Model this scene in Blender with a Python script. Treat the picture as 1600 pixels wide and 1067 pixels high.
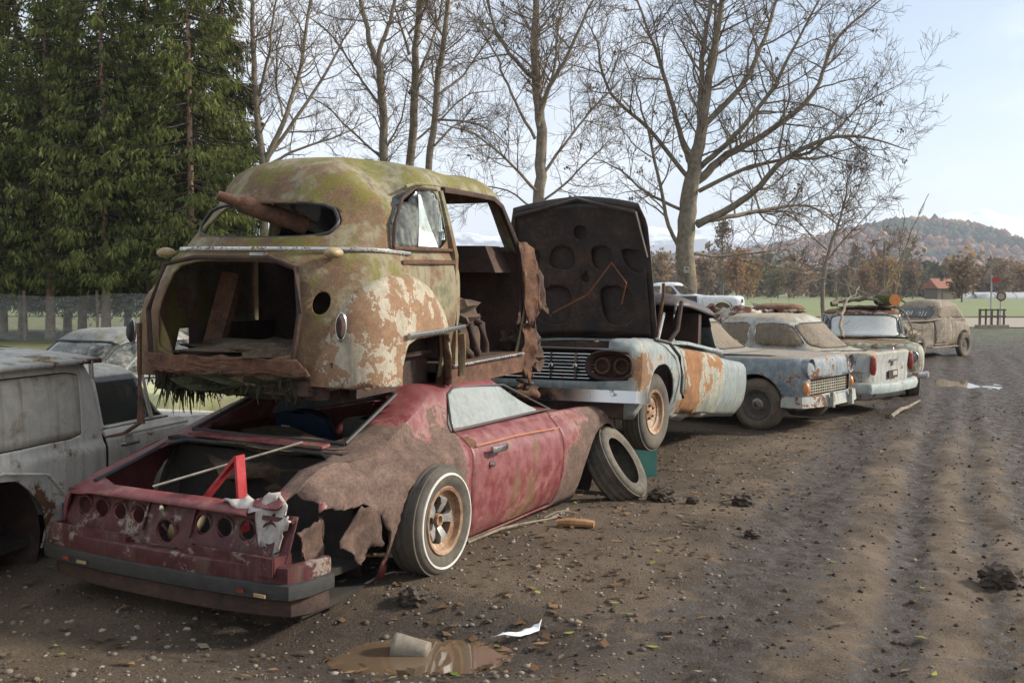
import bpy, bmesh, math, random
import numpy as np
from mathutils import Vector, Matrix, noise as mnoise
R = math.radians
PI = math.pi
scene = bpy.context.scene
for _o in list(bpy.data.objects):
    bpy.data.objects.remove(_o)
random.seed(7)
rng = np.random.default_rng(11)

# ------------------------------------------------------------------ camera
CAM_H = 1.75
cam_d = bpy.data.cameras.new('camera')
cam_d.lens = 36.0
cam_d.sensor_width = 36.0
cam_d.clip_start = 0.05
cam_d.clip_end = 40000
cam = bpy.data.objects.new('camera', cam_d)
scene.collection.objects.link(cam)
cam.location = (0, 0, CAM_H)
cam.rotation_euler = (R(90) - math.atan((533.5 - 456) / 1600), 0, 0)
scene.camera = cam

# ------------------------------------------------------------------ sky, sun, exposure
SUN_AZ = R(84)      # to the right of the view direction (+Y)
SUN_EL = R(28)
world = bpy.data.worlds.new('World')
scene.world = world
world.use_nodes = True
wt = world.node_tree
bg = wt.nodes['Background']
sky = wt.nodes.new('ShaderNodeTexSky')
sky.sky_type = 'NISHITA'
sky.sun_disc = False
sky.sun_elevation = SUN_EL
sky.sun_rotation = SUN_AZ
sky.altitude = 600
sky.air_density = 1.0
sky.dust_density = 2.0
tc = wt.nodes.new('ShaderNodeTexCoord')
mp = wt.nodes.new('ShaderNodeMapping'); mp.inputs['Scale'].default_value = (1.0, 1.0, 2.6); mp.inputs['Location'].default_value = (.55, .2, .35)
n1 = wt.nodes.new('ShaderNodeTexNoise'); n1.inputs['Scale'].default_value = 1.7; n1.inputs['Detail'].default_value = 7; n1.inputs['Roughness'].default_value = 0.55
rp = wt.nodes.new('ShaderNodeMapRange'); rp.interpolation_type = 'SMOOTHSTEP'
rp.inputs[1].default_value = 0.37; rp.inputs[2].default_value = 0.56; rp.inputs[3].default_value = 0.18; rp.inputs[4].default_value = 0.97
mx = wt.nodes.new('ShaderNodeMix'); mx.data_type = 'RGBA'
mx.inputs[7].default_value = (6.5, 6.8, 7.25, 1)      # thin high cloud, same scale as the sky's own radiance
wt.links.new(tc.outputs['Generated'], mp.inputs['Vector'])
wt.links.new(mp.outputs[0], n1.inputs['Vector'])
wt.links.new(n1.outputs['Fac'], rp.inputs[0])
wt.links.new(rp.outputs[0], mx.inputs[0])
wt.links.new(sky.outputs[0], mx.inputs[6])
wt.links.new(mx.outputs[2], bg.inputs['Color'])
bg.inputs['Strength'].default_value = 0.106
sun_d = bpy.data.lights.new('sun', 'SUN')
sun_d.energy = 4.4
sun_d.angle = R(6)
sun_d.color = (1.0, 0.93, 0.82)
sun = bpy.data.objects.new('sun', sun_d)
scene.collection.objects.link(sun)
_sd = Vector((math.sin(SUN_AZ) * math.cos(SUN_EL), math.cos(SUN_AZ) * math.cos(SUN_EL), math.sin(SUN_EL)))
sun.rotation_euler = _sd.to_track_quat('Z', 'Y').to_euler()
sun.location = _sd * 50
vs = scene.view_settings
vs.view_transform = 'Standard'; vs.look = 'None'; vs.gamma = 1.0; vs.exposure = 0.72
vs.use_curve_mapping = False

# ------------------------------------------------------------------ object helpers
COL = scene.collection
def tag(o, label=None, cat=None, group=None, kind=None):
    if label: o['label'] = label
    if cat: o['category'] = cat
    if group: o['group'] = group
    if kind: o['kind'] = kind
    return o
def root(name, label, cat, loc=(0, 0, 0), yaw=0, pitch=0, roll=0, group=None):
    o = bpy.data.objects.new(name, None); COL.objects.link(o)
    o.empty_display_size = 0.2
    o.location = loc
    o.rotation_euler = (R(roll), R(pitch), R(yaw))
    return tag(o, label, cat, group)
def mobj(name, V, F, m, parent=None, smooth=True, sharp=40, loc=None, rot=None):
    me = bpy.data.meshes.new(name)
    me.from_pydata([tuple(v) for v in V], [], [tuple(f) for f in F])
    return _fin(name, me, m, parent, smooth, sharp, loc, rot)
def _fin(name, me, m, parent, smooth, sharp, loc, rot):
    me.materials.append(m)
    if smooth:
        bm = bmesh.new(); bm.from_mesh(me)
        bmesh.ops.recalc_face_normals(bm, faces=bm.faces)
        for f in bm.faces: f.smooth = True
        c = R(sharp)
        for e in bm.edges:
            if len(e.link_faces) == 2 and e.calc_face_angle(0) > c: e.smooth = False
        bm.to_mesh(me); bm.free()
    o = bpy.data.objects.new(name, me); COL.objects.link(o)
    o.parent = parent
    if loc is not None: o.location = loc
    if rot is not None: o.rotation_euler = [R(a) for a in rot]
    return o
def bobj(name, bm, m, parent=None, thick=0, smooth=True, sharp=40, loc=None, rot=None, offset=-1):
    me = bpy.data.meshes.new(name)
    bm.to_mesh(me); bm.free()
    o = _fin(name, me, m, parent, smooth, sharp, loc, rot)
    if thick:
        md = o.modifiers.new('skin', 'SOLIDIFY'); md.thickness = thick; md.offset = offset
    return o
class MB:
    """collects simple solids into one mesh"""
    def __init__(s): s.V = []; s.F = []
    def add(s, V, F):
        b = len(s.V); s.V += [tuple(v) for v in V]; s.F += [tuple(i + b for i in f) for f in F]; return s
    def box(s, c, d, rz=0, ry=0, rx=0, taper=1.0):
        M = Matrix.Rotation(R(rz), 3, 'Z') @ Matrix.Rotation(R(ry), 3, 'Y') @ Matrix.Rotation(R(rx), 3, 'X')
        V = []
        for k, (x, y, z) in enumerate([(-1,-1,-1),(1,-1,-1),(1,1,-1),(-1,1,-1),(-1,-1,1),(1,-1,1),(1,1,1),(-1,1,1)]):
            t = taper if z > 0 else 1
            V.append(M @ Vector((x*d[0]/2*t, y*d[1]/2*t, z*d[2]/2)) + Vector(c))
        return s.add(V, [(0,3,2,1),(4,5,6,7),(0,1,5,4),(1,2,6,5),(2,3,7,6),(3,0,4,7)])
    def tube(s, pts, r, n=8, cap=True, flat=1.0):
        pts = [Vector(p) for p in pts]
        rs = r if hasattr(r, '__len__') else [r] * len(pts)
        V = []; F = []
        up = Vector((0, 0, 1))
        for i, p in enumerate(pts):
            d = (pts[min(i+1, len(pts)-1)] - pts[max(i-1, 0)]).normalized()
            u = up if abs(d.dot(up)) < 0.95 else Vector((1, 0, 0))
            a = d.cross(u).normalized(); b = a.cross(d).normalized()
            for k in range(n):
                t = 2 * PI * k / n
                V.append(p + a * (math.cos(t) * rs[i]) + b * (math.sin(t) * rs[i] * flat))
        for i in range(len(pts) - 1):
            for k in range(n):
                F.append((i*n+k, i*n+(k+1) % n, (i+1)*n+(k+1) % n, (i+1)*n+k))
        if cap:
            F.append(tuple(range(n-1, -1, -1))); F.append(tuple((len(pts)-1)*n + k for k in range(n)))
        return s.add(V, F)
    def sweep(s, pts, sec, up=(0, 0, 1), cap=True):
        """sweep a closed 2D section (side, up) along pts"""
        pts = [Vector(p) for p in pts]; up = Vector(up); V = []; F = []; n = len(sec)
        for i, p in enumerate(pts):
            d = (pts[min(i+1, len(pts)-1)] - pts[max(i-1, 0)]).normalized()
            a = d.cross(up).normalized(); b = a.cross(d).normalized()
            V += [p + a * q[0] + b * q[1] for q in sec]
        for i in range(len(pts) - 1):
            for k in range(n):
                F.append((i*n+k, i*n+(k+1) % n, (i+1)*n+(k+1) % n, (i+1)*n+k))
        if cap:
            F.append(tuple(range(n-1, -1, -1))); F.append(tuple((len(pts)-1)*n + k for k in range(n)))
        return s.add(V, F)
    def lathe(s, prof, n=32, axis='y', c=(0, 0, 0), close=False):
        """prof: (radius, height along axis)"""
        V = []; F = []; m = len(prof)
        for k in range(n):
            t = 2 * PI * k / n; ca, sa = math.cos(t), math.sin(t)
            for r, h in prof:
                if axis == 'y': p = (r * ca, h, r * sa)
                elif axis == 'x': p = (h, r * ca, r * sa)
                else: p = (r * ca, r * sa, h)
                V.append((p[0]+c[0], p[1]+c[1], p[2]+c[2]))
        for k in range(n):
            k2 = (k + 1) % n
            for i in range(m - 1 + (1 if close else 0)):
                j = (i + 1) % m
                F.append((k*m+i, k*m+j, k2*m+j, k2*m+i))
        return s.add(V, F)
    def sheet(s, fn, nu, nv):
        V = [fn(i / nu, j / nv) for i in range(nu + 1) for j in range(nv + 1)]
        F = [(i*(nv+1)+j, (i+1)*(nv+1)+j, (i+1)*(nv+1)+j+1, i*(nv+1)+j+1) for i in range(nu) for j in range(nv)]
        return s.add(V, F)
    def build(s, name, m, parent=None, **k):
        return mobj(name, s.V, s.F, m, parent, **k)
def lump(name, c, d, m, parent=None, amp=.35, freq=2.0, seed=0, sub=3, **k):
    """irregular lump: noise-displaced sphere"""
    bm = bmesh.new(); bmesh.ops.create_icosphere(bm, subdivisions=sub, radius=1)
    for v in bm.verts:
        n = mnoise.fractal(v.co * freq + Vector((seed * 7.3, seed * 3.1, 0)), 0.6, 2.0, 4)
        v.co *= 1 + amp * n
        v.co = Vector((v.co.x * d[0] / 2 + c[0], v.co.y * d[1] / 2 + c[1], v.co.z * d[2] / 2 + c[2]))
    return bobj(name, bm, m, parent, sharp=60, **k)
# ------------------------------------------------------------------ lofted car shells
def pchip(Y, sub):
    """Y (n, ...) control rows -> smooth rows, sub[i] steps in interval i"""
    n = len(Y); d = np.diff(Y, axis=0)
    m = np.zeros_like(Y)
    a, b = d[:-1], d[1:]
    with np.errstate(divide='ignore', invalid='ignore'):
        h = np.where(a * b > 0, 2 * a * b / (a + b), 0.0)
    m[1:-1] = np.nan_to_num(h); m[0] = d[0]; m[-1] = d[-1]
    out = []
    for i in range(n - 1):
        for k in range(sub[i]):
            t = k / sub[i]
            out.append((2*t**3-3*t*t+1)*Y[i] + (t**3-2*t*t+t)*m[i] + (-2*t**3+3*t*t)*Y[i+1] + (t**3-t*t)*m[i+1])
    out.append(Y[-1])
    return np.array(out)
def L(z, xr, xf, w, rr=(.3, .3), fr=(.3, .3)): return (z, xr, xf, w, rr, fr)
def _resample(P, n):
    P = np.array(P); s = np.r_[0, np.cumsum(np.linalg.norm(np.diff(P, axis=0), axis=1))]
    q = np.linspace(0, s[-1], n)
    return np.c_[np.interp(q, s, P[:, 0]), np.interp(q, s, P[:, 1])]
def outline(lv, nA, nB):
    z, xr, xf, w, (rx, ry), (fx, fy) = lv
    wl = w if hasattr(w, '__len__') else [(0, w)]
    wm = max(q[1] for q in wl)
    ry = min(ry, wm * .999); fy = min(fy, wm * .999)
    a = np.linspace(0, PI / 2, 14)
    rear = [(xr, 0)] + [(xr + rx - rx * math.cos(t), wm - ry + ry * math.sin(t)) for t in a]
    front = [(xf - fx + fx * math.sin(t), wm - fy + fy * math.cos(t)) for t in a] + [(xf, 0)]
    r = _resample(rear, nA + 1); f = _resample(front, nA + 1)
    s = np.c_[np.linspace(r[-1, 0], f[0, 0], nB + 1), np.full(nB + 1, wm)]
    P = np.vstack([r, s[1:-1], f])
    if len(wl) > 1: P[:, 1] *= np.interp(P[:, 0], [q[0] for q in wl], [q[1] for q in wl]) / wm
    if hasattr(z, '__len__'):
        xs = np.array([q[0] for q in z], float); zs = np.array([q[1] for q in z], float)
        zz = np.interp(P[:, 0], xs, zs)
    else: zz = np.full(len(P), float(z))
    return np.c_[P, zz]
def shell(levels, sub=4, nA=9, nB=28, warp=None):
    Y = np.array([outline(l, nA, nB) for l in levels])
    if not hasattr(sub, '__len__'): sub = [sub] * (len(levels) - 1)
    G = pchip(Y, sub)                         # (nv, nt, 3)
    M = G[:, -2:0:-1].copy(); M[:, :, 1] *= -1
    G = np.concatenate([G, M], axis=1)
    nv, nt = G.shape[:2]
    P = G.reshape(-1, 3)
    if warp is not None: P = warp(P.copy())
    bm = bmesh.new()
    vs_ = [bm.verts.new(p) for p in P]
    for i in range(nv - 1):
        for j in range(nt):
            j2 = (j + 1) % nt
            try: bm.faces.new((vs_[i*nt+j], vs_[i*nt+j2], vs_[(i+1)*nt+j2], vs_[(i+1)*nt+j]))
            except ValueError: pass
    bmesh.ops.remove_doubles(bm, verts=bm.verts, dist=2e-4)
    bm.faces.ensure_lookup_table()
    return bm
def pip(x, y, poly):
    c = False; n = len(poly); j = n - 1
    for i in range(n):
        xi, yi = poly[i]; xj, yj = poly[j]
        if (yi > y) != (yj > y) and x < (xj - xi) * (y - yi) / (yj - yi) + xi: c = not c
        j = i
    return c
AX = {'y': (0, 2), 'x': (1, 2), 'z': (0, 1)}
def cut(bm, poly, ax, filt):
    """slice the faces passing filt along poly (drawn in the view along ax); return the faces inside"""
    i, j = AX[ax]; k = {'y': 1, 'x': 0, 'z': 2}[ax]
    x0 = min(p[0] for p in poly); x1 = max(p[0] for p in poly); y0 = min(p[1] for p in poly); y1 = max(p[1] for p in poly)
    def bb(f):
        xs = [v.co[i] for v in f.verts]; ys = [v.co[j] for v in f.verts]
        return min(xs), max(xs), min(ys), max(ys)
    cand = set()
    for f in bm.faces:
        c = f.calc_center_median()
        if not filt(c): continue
        b = bb(f)
        if b[1] >= x0 and b[0] <= x1 and b[3] >= y0 and b[2] <= y1: cand.add(f)
    n = len(poly); e = 1e-4
    for q in range(n):
        a = poly[q]; b_ = poly[(q + 1) % n]
        if abs(a[0]-b_[0]) + abs(a[1]-b_[1]) < 1e-6: continue
        sx0, sx1 = min(a[0], b_[0]) - e, max(a[0], b_[0]) + e
        sy0, sy1 = min(a[1], b_[1]) - e, max(a[1], b_[1]) + e
        fs = []
        for f in cand:
            b = bb(f)
            if b[1] >= sx0 and b[0] <= sx1 and b[3] >= sy0 and b[2] <= sy1: fs.append(f)
        if not fs: continue
        co = Vector((0, 0, 0)); co[i] = a[0]; co[j] = a[1]
        d = Vector((0, 0, 0)); d[i] = b_[0] - a[0]; d[j] = b_[1] - a[1]
        p = Vector((0, 0, 0)); p[k] = 1
        no = d.cross(p).normalized()
        es = set(); vsx = set()
        for f in fs: es.update(f.edges); vsx.update(f.verts)
        r = bmesh.ops.bisect_plane(bm, geom=fs + list(es) + list(vsx), dist=1e-5, plane_co=co, plane_no=no)
        cand = {f for f in cand if f.is_valid}
        for g in r['geom']:
            if isinstance(g, bmesh.types.BMFace) and g.is_valid: cand.add(g)
    out = []
    for f in cand:
        if not f.is_valid: continue
        c = f.calc_center_median()
        if filt(c) and pip(c[i], c[j], poly): out.append(f)
    return out
def take(bm, faces):
    """move faces into a bmesh of their own"""
    nb = bmesh.new(); mp_ = {}
    for f in faces:
        vv = []
        for v in f.verts:
            if v not in mp_: mp_[v] = nb.verts.new(v.co)
            vv.append(mp_[v])
        try: nb.faces.new(vv)
        except ValueError: pass
    bmesh.ops.delete(bm, geom=faces, context='FACES')
    return nb
def drop(bm, faces):
    if faces: bmesh.ops.delete(bm, geom=faces, context='FACES')
def circ(cx, cy, r, n=28, a0=0, a1=360, ry=None):
    ry = ry or r
    m = n if a1 - a0 >= 360 else n + 1
    return [(cx + r * math.cos(R(a0 + (a1 - a0) * k / n)), cy + ry * math.sin(R(a0 + (a1 - a0) * k / n))) for k in range(m)]
def rnd(poly, it=2, q=.25):
    for _ in range(it):
        o = []
        for k in range(len(poly)):
            a, b = poly[k], poly[(k + 1) % len(poly)]
            o.append((a[0]*(1-q)+b[0]*q, a[1]*(1-q)+b[1]*q)); o.append((a[0]*q+b[0]*(1-q), a[1]*q+b[1]*(1-q)))
        poly = o
    return poly
def grow(poly, d):
    """offset a polygon outwards by d"""
    n = len(poly); A = sum(poly[k][0]*poly[(k+1) % n][1] - poly[(k+1) % n][0]*poly[k][1] for k in range(n))
    s = 1 if A > 0 else -1; o = []
    for k in range(n):
        a, b, c = poly[k-1], poly[k], poly[(k+1) % n]
        d1 = Vector((b[0]-a[0], b[1]-a[1])); d2 = Vector((c[0]-b[0], c[1]-b[1]))
        if d1.length < 1e-7 or d2.length < 1e-7: o.append(b); continue
        n1_ = Vector((d1.y, -d1.x)).normalized() * s; n2_ = Vector((d2.y, -d2.x)).normalized() * s
        m = (n1_ + n2_); m = m.normalized() * d / max(.5, math.cos(n1_.angle(n2_, 0) / 2)) if m.length > 1e-6 else n1_ * d
        o.append((b[0] + m.x, b[1] + m.y))
    return o
def jag(pts, amp, step, seed=0):
    """ragged version of an open polyline"""
    r = random.Random(seed); o = []
    for a, b in zip(pts[:-1], pts[1:]):
        d = math.hypot(b[0]-a[0], b[1]-a[1]); n = max(1, int(d / step))
        for k in range(n):
            t = (k + r.uniform(-.3, .3) * (k > 0)) / n
            q = amp if k else amp * .4
            o.append((a[0]+(b[0]-a[0])*t + r.uniform(-q, q), a[1]+(b[1]-a[1])*t + r.uniform(-q, q)))
    o.append(pts[-1]); return o
def panel(bm, poly, ax, filt, gap=.006):
    """cut a panel out with an open shut-line around it; return the panel as its own bmesh"""
    drop(bm, [])
    outer = cut(bm, poly, ax, filt)
    pb = take(bm, outer)
    inner = cut(pb, grow(poly, -gap), ax, filt)
    rest = [f for f in pb.faces if f not in set(inner)]
    drop(pb, rest)
    return pb
RIGHT = lambda c: c.y < 0
LEFT = lambda c: c.y > 0
def vnoise(x, y, seed=0):
    xi = np.floor(x).astype(np.int64); yi = np.floor(y).astype(np.int64); fx = x - xi; fy = y - yi
    fx = fx*fx*(3-2*fx); fy = fy*fy*(3-2*fy)
    def h(a, b):
        n = (a * 374761393 + b * 668265263 + seed * 982451653) & 0x7fffffff
        n = ((n ^ (n >> 13)) * 1274126177) & 0x7fffffff
        n = n ^ (n >> 16)
        return (n & 0xffff) / 65535.0
    return (h(xi, yi)*(1-fx)+h(xi+1, yi)*fx)*(1-fy) + (h(xi, yi+1)*(1-fx)+h(xi+1, yi+1)*fx)*fy
def fbm(x, y, o=4, seed=0):
    s = 0; a = .5; t = 0
    for k in range(o):
        s = s + a * vnoise(x * 2**k, y * 2**k, seed + k); t += a; a *= .5
    return s / t
# ------------------------------------------------------------------ materials
class NT:
    def __init__(s, name):
        s.m = bpy.data.materials.new(name); s.m.use_nodes = True; s.t = s.m.node_tree
        s.b = s.t.nodes['Principled BSDF']; s.out = s.t.nodes['Material Output']
    def node(s, typ, **p):
        n = s.t.nodes.new(typ)
        for k, v in p.items(): setattr(n, k, v)
        return n
    def put(s, sock, v):
        if hasattr(v, 'is_linked') or isinstance(v, bpy.types.NodeSocket): s.t.links.new(v, sock)
        elif v is not None:
            if sock.type == 'RGBA' and hasattr(v, '__len__') and len(v) == 3: v = (*v, 1)
            sock.default_value = v
    def coord(s, kind='Object', off=(0, 0, 0), scale=(1, 1, 1)):
        c = s.node('ShaderNodeTexCoord'); m = s.node('ShaderNodeMapping')
        m.inputs['Location'].default_value = off; m.inputs['Scale'].default_value = scale
        s.t.links.new(c.outputs[kind], m.inputs['Vector']); return m.outputs[0]
    def noise(s, vec, scale, detail=6, rough=.6, dist=0):
        n = s.node('ShaderNodeTexNoise'); s.put(n.inputs['Vector'], vec); n.inputs['Scale'].default_value = scale
        n.inputs['Detail'].default_value = detail; n.inputs['Roughness'].default_value = rough; n.inputs['Distortion'].default_value = dist
        return n.outputs['Fac']
    def math(s, op, a, b=None, clamp=False):
        n = s.node('ShaderNodeMath', operation=op, use_clamp=clamp); s.put(n.inputs[0], a)
        if b is not None: s.put(n.inputs[1], b)
        return n.outputs[0]
    def smooth(s, v, lo, hi, a=0., b=1.):
        n = s.node('ShaderNodeMapRange', interpolation_type='SMOOTHSTEP')
        s.put(n.inputs[0], v); n.inputs[1].default_value = lo; n.inputs[2].default_value = hi; n.inputs[3].default_value = a; n.inputs[4].default_value = b
        return n.outputs[0]
    def mix(s, f, a, b, mode='MIX'):
        n = s.node('ShaderNodeMix', data_type='RGBA', blend_type=mode)
        s.put(n.inputs[0], f); s.put(n.inputs[6], a); s.put(n.inputs[7], b); return n.outputs[2]
    def fmix(s, f, a, b):
        n = s.node('ShaderNodeMix', data_type='FLOAT'); s.put(n.inputs[0], f); s.put(n.inputs[2], a); s.put(n.inputs[3], b); return n.outputs[0]
    def ramp(s, f, stops):
        n = s.node('ShaderNodeValToRGB'); s.put(n.inputs[0], f); e = n.color_ramp.elements
        while len(e) < len(stops): e.new(.5)
        for q, (p, c) in zip(e, stops): q.position = p; q.color = (*c, 1)
        return n.outputs[0]
    def bump(s, h, strength=.3, dist=.01):
        n = s.node('ShaderNodeBump'); n.inputs['Strength'].default_value = strength; n.inputs['Distance'].default_value = dist
        s.put(n.inputs['Height'], h); s.t.links.new(n.outputs[0], s.b.inputs['Normal']); return n.outputs[0]
    def set(s, col=None, rough=None, metal=None, spec=None):
        if col is not None: s.put(s.b.inputs['Base Color'], col)
        if rough is not None: s.put(s.b.inputs['Roughness'], rough)
        if metal is not None: s.put(s.b.inputs['Metallic'], metal)
        if spec is not None: s.put(s.b.inputs['Specular IOR Level'], spec)
        return s.m
    def up(s):
        g = s.node('ShaderNodeNewGeometry'); x = s.node('ShaderNodeSeparateXYZ'); s.t.links.new(g.outputs['Normal'], x.inputs[0]); return x.outputs[2]
RUST = [(.25, (.030, .016, .011)), (.48, (.095, .043, .024)), (.62, (.17, .075, .036)), (.80, (.30, .135, .055))]
_seed = [0]
def patina(name, paint, paint2=None, rust=.4, rust_ramp=RUST, primer=(.33, .30, .26), moss=0, mud=0, mudcol=(.25, .185, .12), spots=(),
           gloss=.45, streak=.5, low=0, scale=1.0, mosscol=((.05, .06, .015), (.17, .16, .03)), edge=.06, bumpy=.35, mspots=(), soft=.011):
    """weathered paint: base coat, chalky chips, rust patches with ragged edges, streaks, moss and mud settled on top"""
    _seed[0] += 1; k = _seed[0]
    s = NT(name); v = s.coord('Object', (k * 3.7, k * 1.9, k * .7)); v0 = s.coord('Object')
    paint2 = paint2 or tuple(min(1, c * 1.25 + .02) for c in paint)
    a = s.noise(v, 2.4 * scale, 9, .62); b = s.noise(v, 10 * scale, 8, .68); c = s.noise(v, 60 * scale, 4, .6)
    f = s.math('ADD', s.math('MULTIPLY', a, .55), s.math('ADD', s.math('MULTIPLY', b, .35), s.math('MULTIPLY', c, .10)))
    if low:
        sx = s.node('ShaderNodeSeparateXYZ'); s.put(sx.inputs[0], v0)
        f = s.math('ADD', f, s.smooth(sx.outputs[2], .75, .1, 0, low))
    for (x, y, z, r, amt) in spots:
        d = s.node('ShaderNodeVectorMath', operation='DISTANCE'); s.put(d.inputs[0], v0); d.inputs[1].default_value = (x, y, z)
        f = s.math('ADD', f, s.smooth(d.outputs['Value'], r, r * .35, 0, amt))
    thr = .5 + (.5 - rust) * .36
    mask = s.smooth(f, thr - soft * .7, thr + soft * 1.3)
    halo = s.smooth(f, thr - edge, thr - .004)
    pc = s.mix(s.smooth(b, .38, .62), paint, paint2)
    pc = s.mix(s.math('MULTIPLY', halo, .65), pc, primer)
    st = s.noise(s.coord('Object', (k, 0, 0), (16, 16, 1.1)), 1.0, 5, .6)
    pc = s.mix(s.math('MULTIPLY', s.smooth(st, .48, .72), streak), pc, (.10, .075, .05))
    rc = s.ramp(s.math('ADD', s.math('MULTIPLY', b, .6), s.math('MULTIPLY', c, .4)), rust_ramp)
    col = s.mix(mask, pc, rc)
    rough = s.fmix(mask, s.fmix(st, gloss, min(1, gloss + .3)), .92)
    up = s.up()
    if moss or mspots:
        mm = s.noise(s.coord('Object', (k * 3.7, k * 1.9, k * .7), (1, 1, .45)), 4.2, 7, .7)
        for (x, y, z, r, amt) in mspots:
            d = s.node('ShaderNodeVectorMath', operation='DISTANCE'); s.put(d.inputs[0], v0); d.inputs[1].default_value = (x, y, z)
            mm = s.math('ADD', mm, s.smooth(d.outputs['Value'], r, r * .2, 0, amt))
        mk = s.math('MULTIPLY', s.smooth(s.math('ADD', mm, s.math('MULTIPLY', up, .07)), .60 - .14 * moss, .70 - .12 * moss), min(1, .35 + moss * .6))
        col = s.mix(mk, col, s.mix(c, *mosscol)); rough = s.fmix(mk, rough, 1.0)
    if mud:
        md = s.noise(v, 3.2, 8, .66)
        q = s.math('ADD', s.math('MULTIPLY', up, .55), s.math('SUBTRACT', md, .5))
        q = s.math('ADD', q, s.math('MULTIPLY', s.math('SUBTRACT', c, .5), .35))
        mk = s.math('MULTIPLY', s.smooth(q, .52 - .42 * mud, .70 - .36 * mud), min(1, .5 + mud * .5))
        col = s.mix(mk, col, s.mix(b, tuple(x * .62 for x in mudcol), tuple(min(1, x * 1.3) for x in mudcol))); rough = s.fmix(mk, rough, 1.0)
    s.set(col, rough, spec=.35)
    h = s.math('ADD', s.math('MULTIPLY', mask, -.5), s.math('ADD', s.math('MULTIPLY', c, .5), s.math('MULTIPLY', b, .35)))
    s.bump(h, bumpy, .006)
    return s.m
def rough_mat(name, c1, c2, scale=8, rough=.9, bump=.5, metal=0, dist=.01, c3=None, kind='Object', detail=8):
    s = NT(name); v = s.coord(kind); n = s.noise(v, scale, detail, .65); q = s.noise(v, scale * 6, 5, .6)
    f = s.math('ADD', s.math('MULTIPLY', n, .65), s.math('MULTIPLY', q, .35))
    st = [(.33, c1), (.66, c2)] if c3 is None else [(.32, c1), (.5, c2), (.68, c3)]
    s.set(s.ramp(f, st), rough, metal); s.bump(f, bump, dist); return s.m
def glass_mat(name, dirt=.5, dirtcol=(.30, .29, .25), tint=(.75, .82, .80), milky=.0, up=0.):
    """old dirty pane: clear glass with a film of dust, uneven"""
    s = NT(name); v = s.coord('Object', (dirt * 9, milky * 5, 0))
    n = s.noise(v, 2.2, 8, .62); q = s.noise(v, 24, 5, .65); st = s.noise(s.coord('Object', (0, 0, 0), (20, 20, 1.2)), 1, 4, .6)
    f = s.math('ADD', s.math('MULTIPLY', n, .5), s.math('ADD', s.math('MULTIPLY', q, .2), s.math('MULTIPLY', st, .3)))
    mk = s.smooth(f, .62 - .40 * dirt, .80 - .36 * dirt, milky, min(1, .45 + dirt * .55))
    s.set(s.mix(q, tuple(c * .7 for c in dirtcol), tuple(min(1, c * 1.2) for c in dirtcol)), .85)
    tr = s.node('ShaderNodeBsdfTransparent'); tr.inputs[0].default_value = (*tint, 1)
    gl = s.node('ShaderNodeBsdfGlossy'); gl.inputs['Roughness'].default_value = .06
    fr = s.node('ShaderNodeFresnel'); fr.inputs[0].default_value = 1.5
    m1 = s.node('ShaderNodeMixShader'); s.t.links.new(fr.outputs[0], m1.inputs[0]); s.t.links.new(tr.outputs[0], m1.inputs[1]); s.t.links.new(gl.outputs[0], m1.inputs[2])
    m2 = s.node('ShaderNodeMixShader'); s.put(m2.inputs[0], mk); s.t.links.new(m1.outputs[0], m2.inputs[1]); s.t.links.new(s.b.outputs[0], m2.inputs[2])
    s.t.links.new(m2.outputs[0], s.out.inputs[0]); return s.m
def chrome_mat(name, pit=.5):
    s = NT(name); v = s.coord(); n = s.noise(v, 7, 8, .7); q = s.noise(v, 70, 4, .6)
    f = s.math('ADD', s.math('MULTIPLY', n, .6), s.math('MULTIPLY', q, .4)); mk = s.smooth(f, .62 - .22 * pit, .70 - .16 * pit)
    s.set(s.mix(mk, (.48, .475, .46), (.16, .085, .045)), s.fmix(mk, .22, .9), s.fmix(mk, 1.0, 0.0)); s.bump(mk, .2, .003); return s.m
M = {}
M['rust'] = rough_mat('rust_brown', (.022, .013, .010), (.10, .047, .026), 9, .95, .6, c3=(.19, .09, .045))
M['rust_dark'] = rough_mat('rust_dark', (.010, .008, .007), (.045, .024, .017), 7, .9, .6, c3=(.085, .045, .028))
M['rust_orange'] = rough_mat('rust_orange', (.12, .045, .02), (.33, .13, .05), 9, .95, .5)
M['black'] = rough_mat('black_rubber_trim', (.012, .012, .012), (.035, .033, .030), 12, .6, .3)
M['tyre'] = rough_mat('old_tyre', (.022, .021, .020), (.10, .085, .062), 5, .85, .5, c3=(.17, .14, .10))
M['tyre_muddy'] = rough_mat('muddy_tyre', (.06, .048, .036), (.19, .145, .10), 5, .95, .6)
M['tyre_side'] = rough_mat('dusty_tyre_sidewall', (.032, .029, .025), (.115, .095, .07), 4, .9, .3)
M['white'] = rough_mat('old_white_band', (.40, .37, .31), (.66, .64, .58), 6, .7, .2)
M['rim_rust'] = rough_mat('rusty_rim', (.10, .05, .028), (.27, .155, .085), 8, .85, .4, c3=(.42, .36, .28))
M['rim_grey'] = rough_mat('dull_rim_metal', (.16, .15, .14), (.46, .45, .42), 7, .4, .3, metal=.5)
M['chrome'] = chrome_mat('pitted_chrome', .25)
M['chrome_bad'] = chrome_mat('rusty_chrome', .8)
M['interior'] = rough_mat('dark_interior', (.008, .007, .006), (.035, .027, .02), 6, .95, .4)
M['litter'] = rough_mat('leaf_litter', (.018, .012, .008), (.075, .048, .027), 26, 1, .9, c3=(.15, .105, .06))
M['moss'] = rough_mat('moss', (.025, .03, .008), (.09, .095, .022), 30, 1, .9)
M['glass'] = glass_mat('dirty_glass', .45)
M['glass_milky'] = glass_mat('milky_glass', .70, (.30, .325, .31), milky=.58)
M['glass_mud'] = glass_mat('muddy_glass', .66, (.22, .168, .108), milky=.42)
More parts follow.
